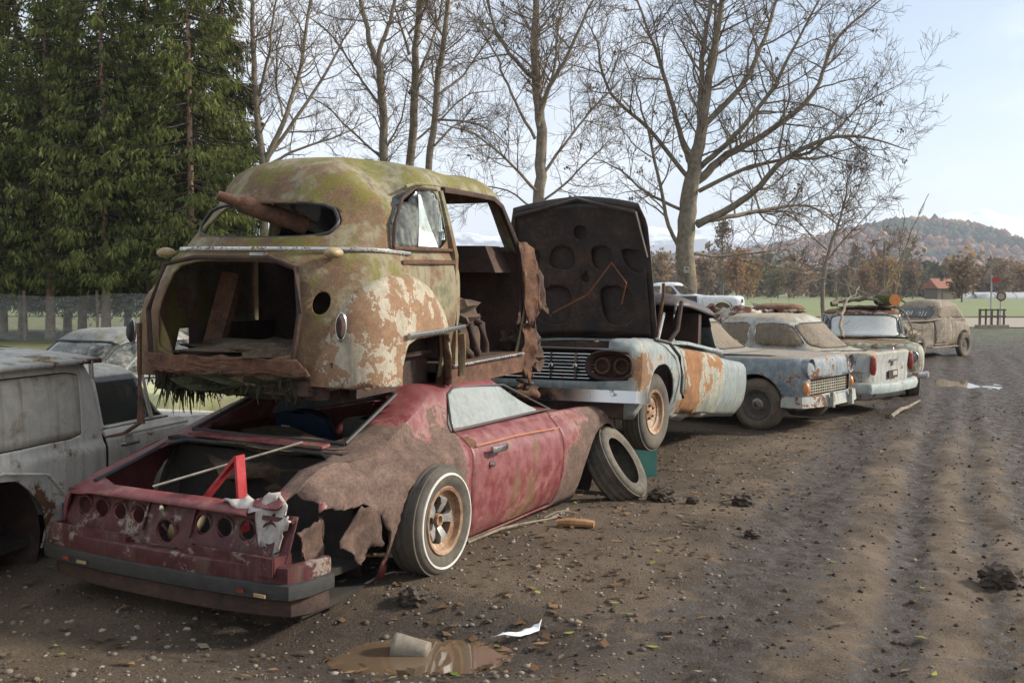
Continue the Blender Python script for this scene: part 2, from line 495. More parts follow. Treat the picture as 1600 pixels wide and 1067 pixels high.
M['glass_grey'] = glass_mat('grey_dusty_glass', .9, (.52, .53, .50), milky=.75)
M['wood'] = rough_mat('split_wood', (.16, .075, .03), (.40, .22, .09), 14, .9, .5)
M['bark'] = rough_mat('bark', (.030, .024, .018), (.125, .10, .07), 7, .95, .9, c3=(.20, .17, .12), dist=.03)
M['bark_pale'] = rough_mat('pale_bark', (.06, .05, .036), (.20, .165, .115), 6, .95, .8, c3=(.28, .24, .18), dist=.02)
M['twig'] = rough_mat('twigs', (.085, .062, .042), (.22, .165, .115), 3, .95, .2)
M['twig_dark'] = rough_mat('dark_twigs', (.035, .026, .02), (.105, .078, .055), 3, .95, .2)
M['paper'] = rough_mat('white_paper', (.66, .66, .66), (.80, .80, .80), 10, .8, .2)
M['lamp_red'] = rough_mat('red_lamp_lens', (.15, .016, .011), (.29, .04, .022), 18, .25, .1)
M['lamp_amber'] = rough_mat('amber_lamp_lens', (.40, .13, .03), (.62, .25, .07), 18, .3, .1)
M['lamp_glass'] = rough_mat('cloudy_headlamp', (.10, .10, .095), (.32, .31, .28), 10, .2, .1)
M['grille_cream'] = rough_mat('dirty_cream_grille', (.22, .19, .13), (.46, .42, .33), 12, .7, .3)
# ------------------------------------------------------------------ ground
HAZE = 2.3e-4
PUD = [(-.50, 4.95, .95, .42, .075), (8.6, 19.8, .6, 1.3, .045)]
RA = R(23.8)
def road_t(x, y): return x * math.cos(RA) - y * math.sin(RA)
def road_s(x, y): return x * math.sin(RA) + y * math.cos(RA)
def ground_h(x, y):
    x = np.asarray(x, float); y = np.asarray(y, float)
    t = road_t(x, y); s = road_s(x, y)
    tw = t + .35 * (fbm(s * .22, s * 0 + 3.3, 3, 5) - .5) + .10 * (fbm(s * 1.1, t * .8, 2, 9) - .5)
    near = np.clip((46 - y) / 12, 0, 1)
    h = .05 * (fbm(x * .35, y * .35, 3, 1) - .5) + .022 * (fbm(x * 2.1, y * 2.1, 3, 2) - .5)
    mud = 1 / (1 + np.exp(-(tw + 1.75) * 4))
    for c, w, d in ((-1.12, .26, .055), (-.36, .13, .05), (.10, .10, .03), (.62, .22, .05), (1.25, .2, .04), (1.95, .3, .06), (2.9, .3, .05)):
        q = (tw - c) / w
        h = h - .6 * d * np.exp(-q**2) * near * (.55 + .9 * fbm(s * .5, s * 0 + c * 7, 2, 31))
        for sg in (-1, 1):
            h = h + d * .26 * np.exp(-((tw - c - sg * w * 1.7) / (w * .6))**2) * near * (.3 + 1.2 * fbm(s * 1.7, t * 2, 2, int(40 + c * 5 + sg)))
        lug = .5 + .5 * np.sin(s * 2 * PI / .16 + 2.2 * np.sign(q) * q)
        h = h + .018 * lug * np.exp(-q**4) * near * (fbm(s * .8, t * 3, 2, 55) > .42)
    rough = fbm(x * 7, y * 7, 4, 3) - .5
    clod = np.clip(fbm(x * 4.3 + 9, y * 4.3, 3, 77) - .58, 0, 1)
    h = h + mud * near * (.026 * rough + .11 * clod) + (1 - mud) * near * .014 * rough
    h = h + near * (.008 + .014 * mud) * (fbm(x * 13, y * 13, 3, 13) - .5) + near * mud * .012 * np.abs(fbm(s * 6, t * 16, 2, 15) - .5)
    h = h + .125 * np.exp(-((((x + .75) * .8)**2 + (y - 6.9)**2) / 2.3**2)**1.6)
    for (cx, cy, ax_, ay, dd) in PUD:
        e = np.exp(-(((x - cx) / ax_)**2 + ((y - cy) / ay)**2)**1.2)
        h = h * (1 - .85 * e) - dd * e * (.55 + .9 * fbm(x * 1.6 + cx, y * 1.6, 3, 91))
    return h

xs = np.unique(np.r_[np.linspace(-900, -40, 12), np.linspace(-40, -9, 24), np.arange(-9, -3, .12), np.arange(-3, 6.5, .04), np.arange(6.5, 14, .08), np.linspace(14, 40, 30), np.linspace(45, 1000, 12)])
ys = np.unique(np.r_[np.linspace(-60, 0, 12), np.arange(0, 3.6, .2), np.arange(3.6, 9.5, .04), np.arange(9.5, 17, .07), np.arange(17, 36, .2), np.linspace(36, 70, 16), np.linspace(80, 1300, 14)])
GX, GY = np.meshgrid(xs, ys, indexing='ij')
GZ = ground_h(GX, GY)
nx, ny = len(xs), len(ys)
def grid_mesh(name, X, Y, Z):
    nx, ny = X.shape
    me = bpy.data.meshes.new(name)
    V = np.stack([X, Y, Z], -1).reshape(-1, 3)
    idx = np.arange(nx * ny).reshape(nx, ny)
    F = np.stack([idx[:-1, :-1], idx[1:, :-1], idx[1:, 1:], idx[:-1, 1:]], -1).reshape(-1, 4)
    me.vertices.add(len(V)); me.vertices.foreach_set('co', V.ravel())
    me.loops.add(F.size); me.loops.foreach_set('vertex_index', F.ravel())
    me.polygons.add(len(F)); me.polygons.foreach_set('loop_start', np.arange(0, F.size, 4)); me.polygons.foreach_set('loop_total', np.full(len(F), 4))
    me.polygons.foreach_set('use_smooth', np.ones(len(F), bool))
    me.update(); me.validate()
    return me
def np_mesh(name, V, F, m, parent=None, smooth=False, col=None):
    """fast mesh from numpy arrays, all faces with the same vertex count"""
    me = bpy.data.meshes.new(name); V = np.asarray(V, np.float32); F = np.asarray(F, np.int32); k = F.shape[1]
    me.vertices.add(len(V)); me.vertices.foreach_set('co', V.ravel())
    me.loops.add(F.size); me.loops.foreach_set('vertex_index', F.ravel())
    me.polygons.add(len(F)); me.polygons.foreach_set('loop_start', np.arange(0, F.size, k)); me.polygons.foreach_set('loop_total', np.full(len(F), k))
    if smooth: me.polygons.foreach_set('use_smooth', np.ones(len(F), bool))
    me.update()
    if col is not None:
        a = me.color_attributes.new('tone', 'FLOAT_COLOR', 'POINT'); a.data.foreach_set('color', np.asarray(col, np.float32).ravel())
    me.materials.append(m)
    o = bpy.data.objects.new(name, me); COL.objects.link(o); o.parent = parent
    return o
gme = grid_mesh('ground', GX, GY, GZ)
T_ = road_t(GX, GY); S_ = road_s(GX, GY)
TW = T_ + .35 * (fbm(S_ * .22, S_ * 0 + 3.3, 3, 5) - .5) + .10 * (fbm(S_ * 1.1, T_ * .8, 2, 9) - .5)
wet = np.zeros_like(GX)
for c, w, a in ((-1.12, .40, 1), (-.36, .17, .9), (.10, .16, .6), (.62, .33, .9), (1.25, .3, .7), (1.95, .5, 1), (2.9, .5, .8)):
    wet = np.maximum(wet, a * np.exp(-((TW - c) / w)**2))
wet = wet * (.62 + .75 * fbm(S_ * .4, T_ * 1.2, 3, 61))
far = np.clip((S_ - 9) / 6, 0, 1) * (1 / (1 + np.exp(-(TW + 1.5) * 3)))
wet = np.maximum(wet, far * (.55 + .6 * fbm(S_ * .35, T_ * .9, 3, 67)))
for (cx, cy, ax_, ay, dd) in PUD:
    wet = np.maximum(wet, 1.2 * np.exp(-(((GX - cx) / (ax_ * 1.25))**2 + ((GY - cy) / (ay * 1.25))**2)))
mudz = 1 / (1 + np.exp(-(TW + 1.75) * 4))
colr = np.stack([np.clip(wet, 0, 1), mudz, np.clip((GY - 30) / 12, 0, 1), np.ones_like(wet)], -1).reshape(-1, 4)
a_ = gme.color_attributes.new('tone', 'FLOAT_COLOR', 'POINT'); a_.data.foreach_set('color', colr.astype(np.float32).ravel())
s = NT('muddy_ground'); v = s.coord('Object')
at = s.node('ShaderNodeAttribute', attribute_name='tone'); sp = s.node('ShaderNodeSeparateColor'); s.t.links.new(at.outputs['Color'], sp.inputs[0])
na = s.noise(v, 1.1, 8, .65); nb_ = s.noise(v, 9, 8, .7); nc = s.noise(v, 70, 6, .7); nd = s.noise(v, 220, 3, .6)
w_ = s.smooth(s.math('ADD', sp.outputs[0], s.math('ADD', s.math('MULTIPLY', s.math('SUBTRACT', nb_, .5), 2.2), s.math('ADD', s.math('MULTIPLY', s.math('SUBTRACT', nc, .5), 1.0), s.math('MULTIPLY', s.math('SUBTRACT', na, .5), .8)))), .40, .62)
dry = s.ramp(s.math('ADD', s.math('MULTIPLY', na, .45), s.math('MULTIPLY', nc, .55)), [(.36, (.032, .022, .014)), (.50, (.088, .061, .038)), (.66, (.175, .127, .083))])
wetc = s.ramp(s.math('ADD', s.math('MULTIPLY', nb_, .35), s.math('MULTIPLY', nc, .65)), [(.36, (.017, .0115, .008)), (.52, (.047, .032, .021)), (.70, (.10, .070, .047))])
tan = s.math('MULTIPLY', s.math('MULTIPLY', sp.outputs[1], s.smooth(na, .42, .60)), .7)
dry = s.mix(tan, dry, s.mix(nc, (.10, .071, .045), (.225, .167, .113)))
col = s.mix(w_, dry, wetc)
vo = s.node('ShaderNodeTexVoronoi'); vo.inputs['Scale'].default_value = 75; s.put(vo.inputs['Vector'], v)
grit = s.math('MULTIPLY', s.smooth(vo.outputs['Distance'], .22, .12), s.smooth(s.noise(v, 33, 3, .6), .50, .62))
col = s.mix(s.math('MULTIPLY', grit, s.fmix(w_, .75, .25)), col, s.mix(nd, (.17, .15, .125), (.36, .33, .29)))
grass = s.ramp(nb_, [(.35, (.045, .05, .016)), (.65, (.12, .13, .045))])
col = s.mix(s.math('MULTIPLY', sp.outputs[2], s.smooth(na, .40, .55)), col, grass)
s.set(col, s.fmix(s.math('MULTIPLY', w_, s.smooth(nb_, .35, .65)), .95, .38), spec=.4)
s.bump(s.math('ADD', s.math('MULTIPLY', nb_, .6), s.math('ADD', s.math('MULTIPLY', nc, .5), s.math('MULTIPLY', grit, .35))), 1.0, .035)
gme.materials.append(s.m)
ground = bpy.data.objects.new('ground', gme); COL.objects.link(ground); tag(ground, kind='structure')
def gz(x, y): return float(ground_h(np.array([x]), np.array([y]))[0])
# puddles
s = NT('muddy_water'); v = s.coord('Object')
s.set(s.mix(s.noise(v, 2.5, 5, .6), (.075, .050, .030), (.15, .105, .065)), .04, spec=.6)
s.bump(s.noise(v, 14, 2, .5), .02, .004)
for (cx, cy, ax_, ay, dd), lv in zip(PUD, (-.028, -.030)):
    V = [(cx + math.cos(t) * ax_ * 1.1 * (1 + .15 * math.sin(3 * t + cx)), cy + math.sin(t) * ay * 1.1 * (1 + .12 * math.cos(4 * t)), lv) for t in np.linspace(0, 2 * PI, 40)[:-1]]
    tag(mobj('puddle', V, [tuple(range(len(V)))], s.m, smooth=False), kind='structure')
# fields and the gravel lane
s = NT('field_grass'); v = s.coord('Object'); st = s.noise(s.coord('Object', (0, 0, 0), (.004, .05, 1)), 1, 4, .5)
s.set(s.mix(s.smooth(st, .40, .58), (.13, .18, .045), s.mix(s.noise(v, .3, 6, .7), (.20, .185, .09), (.09, .12, .035))), .95); FIELD = s.m
def sheet(name, x0, x1, y0, y1, z, m, n=20, wob=.6):
    X, Y = np.meshgrid(np.linspace(x0, x1, n), np.linspace(y0, y1, n), indexing='ij')
    e = (np.linspace(0, 1, n)[None, :] < .01) * wob
    Y = Y + e * (fbm(X * .15, X * 0, 3, 8) - .5) * 4
    me = grid_mesh(name, X, Y, np.full_like(X, z) + .0)
    me.materials.append(m); o = bpy.data.objects.new(name, me); COL.objects.link(o); return tag(o, kind='structure')
sheet('field', -600, 700, 72, 1150, .06, FIELD, 60)
M['gravel'] = rough_mat('pale_gravel', (.19, .155, .115), (.34, .29, .225), 3, .95, .4)
sheet('lane', 12, 150, 50, 68, .035, M['gravel'], 30)
s = NT('meadow_grass'); v = s.coord('Object')
s.set(s.ramp(s.noise(v, 1.3, 9, .72), [(.3, (.06, .055, .02)), (.5, (.12, .125, .04)), (.7, (.20, .18, .085))]), .95); s.bump(s.noise(v, 9, 6, .7), .8, .05)
MEADOW = s.m
sheet('meadow', -90, -6.5, 33, 71, .02, MEADOW, 60, 2.5)
sheet('verge', 13.5, 150, 68.3, 71.9, .07, MEADOW, 20)
# ------------------------------------------------------------------ far country: hill, forest, mountains
def ridge(px): return np.interp(px, [-900, 300, 700, 1000, 1130, 1180, 1230, 1290, 1340, 1400, 1440, 1500, 1540, 1575, 1640, 1800, 2600], [38, 42, 50, 52, 60, 67, 75, 86, 99, 112, 114, 106, 92, 70, 60, 50, 44])
HD = 1500.
hx = np.linspace(-1500, 2000, 240); hy = np.linspace(1150, 2300, 40)
HX, HY = np.meshgrid(hx, hy, indexing='ij')
prof = np.clip((HY - 1160) / (HD - 1160), 0, 1); prof = prof * prof * (3 - 2 * prof)
HZ = .9 * ridge(800 + 1600 * HX / HD) * prof * np.where(HY > HD, np.clip(1 - (HY - HD) / 1200, 0, 1), 1) + 5 * (fbm(HX / 60, HY / 60, 3, 4) - .5) * prof
hme = grid_mesh('hill', HX, HY, HZ - 1)
M['hillsoil'] = rough_mat('wooded_hillside', (.05, .04, .022), (.13, .085, .05), .02, 1, 0)
hme.materials.append(M['hillsoil']); o = bpy.data.objects.new('hill', hme); COL.objects.link(o); tag(o, kind='structure')
def tone_mat(name, rough=.95, trans=0):
    s = NT(name); a = s.node('ShaderNodeAttribute', attribute_name='tone'); s.set(a.outputs['Color'], rough, spec=.15)
    if trans:
        t = s.node('ShaderNodeBsdfTranslucent'); s.t.links.new(a.outputs['Color'], t.inputs[0])
        m = s.node('ShaderNodeMixShader'); m.inputs[0].default_value = trans
        s.t.links.new(s.b.outputs[0], m.inputs[1]); s.t.links.new(t.outputs[0], m.inputs[2]); s.t.links.new(m.outputs[0], s.out.inputs[0])
    return s.m
M['tone'] = tone_mat('leaf_tones'); M['tone_tr'] = tone_mat('thin_leaf_tones', .9, .4)
_b = bmesh.new(); bmesh.ops.create_icosphere(_b, subdivisions=2, radius=1)
ICO_V = np.array([v.co[:] for v in _b.verts]); ICO_F = np.array([[v.index for v in f.verts] for f in _b.faces]); _b.free()
nT = 11000
tx = rng.uniform(-700, 1300, nT); ty = HD - 330 * rng.uniform(0, 1, nT)**1.2 + 20
tp = np.clip((ty - 1160) / (HD - 1160), 0, 1); tp = tp * tp * (3 - 2 * tp)
tz = .9 * ridge(800 + 1600 * tx / HD) * tp
pal = np.array([(.21, .10, .06), (.25, .12, .065), (.17, .10, .075), (.14, .09, .065), (.27, .16, .075), (.05, .06, .03), (.045, .055, .035)])
sel = np.where(fbm(tx / 90, ty / 60, 3, 21) > .62, rng.integers(5, 7, nT), rng.integers(0, 5, nT))
rad = rng.uniform(3.0, 6.0, nT)
_b = bmesh.new(); bmesh.ops.create_icosphere(_b, subdivisions=1, radius=1); I1V = np.array([v.co[:] for v in _b.verts]); I1F = np.array([[v.index for v in f.verts] for f in _b.faces]); _b.free()
V = I1V[None] * (1 + .9 * (rng.random((nT, len(I1V), 1)) - .5)) * np.stack([rad, rad, rad * rng.uniform(.9, 1.5, nT)], -1)[:, None] + np.stack([tx, ty, tz + rad * .5], -1)[:, None]
C = np.ones((nT, len(I1V), 4)); C[..., :3] = (pal[sel] * rng.uniform(.7, 1.3, (nT, 1)))[:, None]
Fi = (I1F[None] + (np.arange(nT) * len(I1V))[:, None, None]).reshape(-1, 3)
o = np_mesh('hillside_forest', V.reshape(-1, 3), Fi, M['tone'], col=C.reshape(-1, 4)); tag(o, 'brown autumn forest covering the round hill', 'forest', kind='stuff')
# snow mountains
MD = 5000.
mxx = np.linspace(-5200, 6500, 420); myy = np.linspace(4200, 5600, 60)
MX, MY = np.meshgrid(mxx, myy, indexing='ij')
pxm = 800 + 1600 * MX / MD
top = np.interp(pxm, [-1500, 0, 600, 900, 1040, 1120, 1200, 1290, 1350, 1395, 1440, 1480, 1525, 1570, 1620, 1750, 2000, 2800], [250, 300, 290, 300, 330, 345, 335, 330, 370, 418, 372, 400, 438, 408, 380, 350, 330, 260])
cr = 1 - np.abs(MY - MD) / 800; cr = np.clip(cr, 0, 1)**.8
nn = fbm(MX / 260, MY / 160, 5, 17) - .5; n2_ = 1 - np.abs(fbm(MX / 330, MY / 330, 4, 19) - .5) * 2
MZ = top * cr * (.80 + .20 * n2_) + 120 * nn * cr * (1 - cr * .7)
mme = grid_mesh('mountains', MX, MY, MZ - 5)
s = NT('snowy_rock'); v = s.coord('Object'); sx = s.node('ShaderNodeSeparateXYZ'); s.put(sx.inputs[0], v)
nz = s.noise(s.coord('Object', (0, 0, 0), (.012, .012, .004)), 1, 8, .7)
hh = s.math('ADD', s.math('MULTIPLY', sx.outputs[2], 1 / 330.), s.math('SUBTRACT', nz, .5))
s.set(s.mix(s.smooth(hh, .62, .86), (.07, .085, .10), (.82, .84, .87)), .9)
mme.materials.append(s.m); o = bpy.data.objects.new('mountains', mme); COL.objects.link(o); tag(o, kind='structure')
# ------------------------------------------------------------------ trees
def tubes(polys, n):
    """polys: list of (pts (k,3), r (k,)) -> V, F"""
    Vs = []; Fs = []; b = 0
    ang = np.arange(n) * 2 * PI / n; ca, sa = np.cos(ang), np.sin(ang)
    for P, r in polys:
        k = len(P); d = np.gradient(P, axis=0); d /= np.linalg.norm(d, axis=1)[:, None] + 1e-9
        u = np.array([0, 0, 1.]) if abs(d[0, 2]) < .9 else np.array([1., 0, 0])
        a = np.cross(d, u); a /= np.linalg.norm(a, axis=1)[:, None] + 1e-9; c = np.cross(a, d)
        Vs.append((P[:, None] + (a[:, None] * ca[None, :, None] + c[:, None] * sa[None, :, None]) * r[:, None, None]).reshape(-1, 3))
        i = np.arange(k - 1)[:, None] * n; j = np.arange(n)[None]; j2 = (j + 1) % n
        Fs.append(np.stack([i + j, i + j2, i + n + j2, i + n + j], -1).reshape(-1, 4) + b); b += k * n
    return np.vstack(Vs), np.vstack(Fs)
def wander(rg, p, d, length, r0, r1, n, curl=.25, lift=.1):
    P = [p]; st = length / n; d = d / np.linalg.norm(d)
    for k in range(n):
        d = d + rg.normal(0, curl, 3) * .5 + np.array([0, 0, lift]); d /= np.linalg.norm(d); p = p + d * st; P.append(p)
    return np.array(P), np.linspace(r0, r1, n + 1)
def spline(P, m):
    P = np.array(P, float); return pchip(P, [m] * (len(P) - 1)) if len(P) > 2 else np.linspace(P[0], P[1], m + 1)
def bare_tree(name, label, base, trunk, limbs, seed, tr=.3, dens=1.0, twig_r=.0085, mat_t='bark_pale', mat_c='twig', droop=.06, group=None, rs_=1.0, b1=(.9, 2.6), seeds=.0):
    """trunk / limbs: polylines (dx, dy, z, r) relative to the base"""
    rg = np.random.default_rng(seed); base = np.array(base, float)
    big = []; small = []
    mains = []
    for pl in [trunk] + limbs:
        Q = spline([p for p in pl], 5)
        n = len(Q); Q[:, :3] += np.cumsum(rg.normal(0, .035, (n, 3)), axis=0) * np.array([1, 1, .3]) * (np.arange(n)[:, None] > 0)
        P = Q[:, :3] + base; r = Q[:, 3] * .76 * rs_
        big.append((P, r)); mains.append((P, r))
    lv1 = []
    for mi, (P, r) in enumerate(mains):
        seg = np.linalg.norm(np.diff(P, axis=0), axis=1); tot = seg.sum()
        cnt = int(tot * 3.2 * dens)
        for _ in range(cnt):
            u = rg.uniform(.12 if mi else .35, 1.0)**.8; f = u * (len(P) - 1); i = min(int(f), len(P) - 2); q = P[i] + (P[i+1] - P[i]) * (f - i)
            rr = np.interp(f, np.arange(len(P)), r); d = P[i+1] - P[i]; d /= np.linalg.norm(d)
            side = rg.normal(0, 1, 3); side -= d * side.dot(d); side /= np.linalg.norm(side) + 1e-9
            dd = d * rg.uniform(.3, .8) + side + np.array([0, 0, .15])
            ln = rg.uniform(*b1) * (1.15 - .5 * u) * min(1, tot / 3)
            r0 = min(rr * .5, .010 + ln * .013)
            p_, rr_ = wander(rg, q, dd, ln, r0, max(.006, r0 * .3), 6, .30, droop)
            (big if r0 > .022 else small).append((p_, rr_)); lv1.append((p_, rr_, ln))
        # leading tip
    lv2 = []
    for P, r, ln in lv1:
        for _ in range(int(rg.uniform(4.5, 8.5) * dens * max(.5, ln / 1.6))):
            f = rg.uniform(.15, 1) * (len(P) - 1); i = min(int(f), len(P) - 2); q = P[i] + (P[i+1] - P[i]) * (f - i)
            d = P[i+1] - P[i]; d /= np.linalg.norm(d); side = rg.normal(0, 1, 3); side /= np.linalg.norm(side)
            l2 = rg.uniform(.35, 1.0) * min(1.2, ln * .6)
            p_, rr_ = wander(rg, q, d * .7 + side * .8, l2, min(r[i] * .7, .012), twig_r * .62, 4, .28, droop)
            small.append((p_, rr_)); lv2.append((p_, rr_, l2))
    for P, r, ln in lv2:
        for _ in range(int(rg.uniform(3, 6) * dens)):
            f = rg.uniform(.2, 1) * (len(P) - 1); i = min(int(f), len(P) - 2); q = P[i] + (P[i+1] - P[i]) * (f - i)
            d = P[i+1] - P[i]; d /= np.linalg.norm(d); side = rg.normal(0, 1, 3); side /= np.linalg.norm(side)
            p_, rr_ = wander(rg, q, d * .8 + side * .7, rg.uniform(.2, .55), twig_r * .75, twig_r * .5, 2, .3, droop)
            small.append((p_, rr_))
    t = root(name, label, 'tree', tuple(base), group=group)
    V, F = tubes(big, 8); np_mesh('trunk', V - base, F, M[mat_t], t, True)
    V, F = tubes(small, 3); np_mesh('crown', V - base, F, M[mat_c], t, True)
    if seeds:      # hanging dead leaves / seed clusters
        k = int(seeds * 100); mb = MB()
        for _ in range(k):
            P, r, _l = lv2[rg.integers(len(lv2))]; q = P[-1] - base
            for __ in range(5):
                a = rg.normal(0, .06, 3); mb.box(q + a - np.array([0, 0, .06]), (.05, .015, .08), rg.uniform(0, 180), rg.uniform(-40, 40))
        mb.build('dead_leaves', M['twig_dark'], t, smooth=False)
    return t
def P2(px, py, dep, x0, r, dy=0):
    """photo point at a given distance -> (dx, dy, z, r)"""
    return ((px - 800) / 1600 * (dep + dy) - x0, dy, 1.75 + (456 - py) / 1600 * (dep + dy), r)
def tree_px(name, label, px, dep, trunk, limbs, seed, **k):
    x0 = (px - 800) / 1600 * dep
    T = [(0, 0, -.2, trunk[0][2] * 1.25)] + [P2(a, b, dep, x0, r) for a, b, r in trunk]
    rg = random.Random(seed)
    Ls = []
    for l in limbs:
        sl = rg.uniform(-.9, .9); q = []
        for i, (a, b, r) in enumerate(l): q.append(P2(a, b, dep, x0, r, dy=sl * i * .9))
        Ls.append(q)
    return bare_tree(name, label, (x0, dep, 0), T, Ls, seed, **k)
tree_px('bare_tree', 'large bare deciduous tree with wide spreading limbs behind the open-bonnet car', 1070, 41,
    [(1070, 400, .36), (1076, 320, .34), (1084, 260, .27), (1094, 190, .20), (1108, 110, .14), (1122, 10, .10), (1128, -90, .04)],
    [[(1086, 285, .17), (1130, 250, .15), (1185, 222, .12), (1270, 150, .09), (1308, 70, .06), (1385, 5, .03), (1420, -40, .015)],
     [(1088, 352, .16), (1140, 328, .14), (1190, 292, .12), (1225, 255, .10), (1310, 217, .07), (1370, 222, .04), (1430, 240, .015)],
     [(1088, 348, .11), (1150, 336, .09), (1195, 330, .075), (1255, 322, .05), (1300, 345, .03), (1330, 372, .012)],
     [(1096, 200, .13), (1150, 140, .11), (1180, 85, .09), (1200, 20, .06), (1210, -60, .03)],
     [(1092, 205, .12), (1088, 100, .10), (1098, 10, .07), (1100, -80, .03)],
     [(1080, 262, .13), (1062, 205, .11), (1040, 120, .08), (1022, 60, .06), (1000, 0, .04), (985, -60, .02)],
     [(1074, 280, .10), (1010, 200, .08), (955, 150, .06), (925, 70, .035), (910, 30, .015)],
     [(1066, 400, .09), (1035, 320, .07), (1010, 215, .05), (990, 150, .03), (960, 90, .015)],
     [(1090, 265, .12), (1140, 215, .10), (1195, 150, .08), (1240, 60, .05), (1270, 0, .03)],
     [(1100, 150, .10), (1120, 70, .08), (1118, 0, .05), (1116, -80, .02)],
     [(1066, 330, .07), (1010, 300, .05), (960, 262, .03), (930, 250, .012)],
     [(1072, 395, .06), (1120, 400, .045), (1190, 395, .03), (1240, 405, .012)],
     [(1090, 300, .09), (1170, 262, .07), (1260, 240, .05), (1340, 170, .03), (1410, 130, .012)]], 101, dens=1.0, seeds=.5, rs_=1.33, b1=(1.2, 3.5), twig_r=.010)
tree_px('bare_tree', 'tall straight bare tree rising behind the raised dark bonnet', 835, 36,
    [(836, 340, .27), (838, 240, .25), (840, 150, .22), (842, 60, .17), (846, -30, .12), (850, -140, .05)],
    [[(842, 180, .12), (870, 130, .10), (905, 60, .07), (935, -10, .04)], [(838, 130, .10), (800, 80, .08), (778, 20, .06), (765, -40, .03)],
     [(838, 300, .08), (790, 250, .06), (740, 205, .045), (690, 190, .02)], [(842, 280, .08), (890, 220, .06), (930, 170, .045), (985, 120, .02)],
     [(838, 320, .06), (880, 290, .05), (930, 240, .03), (960, 215, .015)], [(836, 220, .08), (805, 150, .06), (780, 90, .045), (745, 40, .02)],
     [(836, 330, .05), (800, 300, .04), (760, 290, .025), (725, 300, .012)], [(840, 200, .09), (862, 120, .07), (870, 40, .05), (890, -30, .025)]], 102, seeds=.4, dens=1.1)
tree_px('bare_tree', 'slim bare tree with forked top, leftmost of three trunks above the rusty roof', 600, 42,
    [(600, 330, .24), (598, 200, .22), (592, 100, .20)],
    [[(592, 105, .16), (578, 50, .13), (560, -20, .10), (550, -90, .05)], [(594, 100, .13), (612, 50, .11), (622, -20, .08), (630, -90, .04)],
     [(598, 170, .08), (560, 120, .06), (520, 60, .045), (470, 20, .02)], [(598, 250, .07), (550, 205, .05), (500, 160, .035), (450, 140, .015)],
     [(600, 240, .06), (628, 190, .045), (640, 130, .03)]], 103, dens=1.0)
tree_px('bare_tree', 'slim bare tree, middle of three trunks above the rusty roof', 638, 44,
    [(636, 330, .25), (640, 200, .23), (642, 100, .20), (650, 0, .14), (655, -90, .06)],
    [[(641, 150, .10), (668, 90, .08), (690, 30, .06), (700, -40, .03)], [(641, 90, .08), (620, 40, .06), (605, -20, .04)],
     [(640, 230, .07), (690, 190, .05), (740, 150, .035), (790, 145, .015)], [(640, 60, .08), (665, 20, .06), (690, -40, .03)]], 104, dens=1.0)
tree_px('bare_tree', 'leaning bare tree, rightmost of three trunks above the rusty roof', 668, 43,
    [(668, 330, .20), (676, 250, .19), (688, 150, .17), (700, 60, .14), (712, -30, .10), (720, -110, .05)],
    [[(690, 150, .08), (730, 120, .06), (775, 60, .04), (800, 10, .02)], [(684, 190, .07), (735, 195, .05), (775, 215, .035), (800, 240, .015)],
     [(698, 70, .07), (670, 20, .05), (650, -40, .03)], [(680, 230, .07), (720, 195, .05), (760, 185, .03)]], 105, dens=1.0)
tree_px('bare_tree', 'many-stemmed bare tree beside the dark spruces', 415, 39,
    [(412, 330, .20), (414, 270, .19), (404, 150, .15), (402, 40, .11), (405, -60, .05)],
    [[(416, 260, .15), (445, 180, .12), (470, 100, .10), (482, 10, .07), (490, -60, .03)], [(418, 255, .11), (460, 190, .09), (510, 110, .07), (545, 40, .04), (570, -10, .02)],
     [(406, 160, .09), (425, 90, .07), (430, 10, .05), (440, -50, .03)], [(416, 262, .08), (470, 235, .06), (530, 215, .04), (590, 190, .015)],
     [(445, 185, .06), (440, 110, .05), (452, 30, .03)]], 106, dens=1.0)
tree_px('young_tree', 'young slender bare tree growing beside the wooded hill', 1285, 38,
    [(1283, 440, .10), (1290, 380, .085), (1302, 330, .06), (1312, 280, .03), (1318, 250, .012)],
    [[(1287, 410, .045), (1320, 375, .035), (1360, 330, .02), (1390, 300, .01)], [(1290, 390, .04), (1262, 360, .03), (1235, 320, .02), (1222, 290, .01)],
     [(1285, 430, .04), (1330, 410, .03), (1370, 400, .018), (1400, 385, .01)], [(1298, 345, .035), (1330, 310, .025), (1350, 270, .012)], [(1284, 425, .035), (1255, 410, .025), (1230, 405, .012)],
     [(1300, 340, .03), (1280, 300, .02), (1272, 270, .01)]], 107, dens=1.15, twig_r=.012, b1=(.6, 1.5))
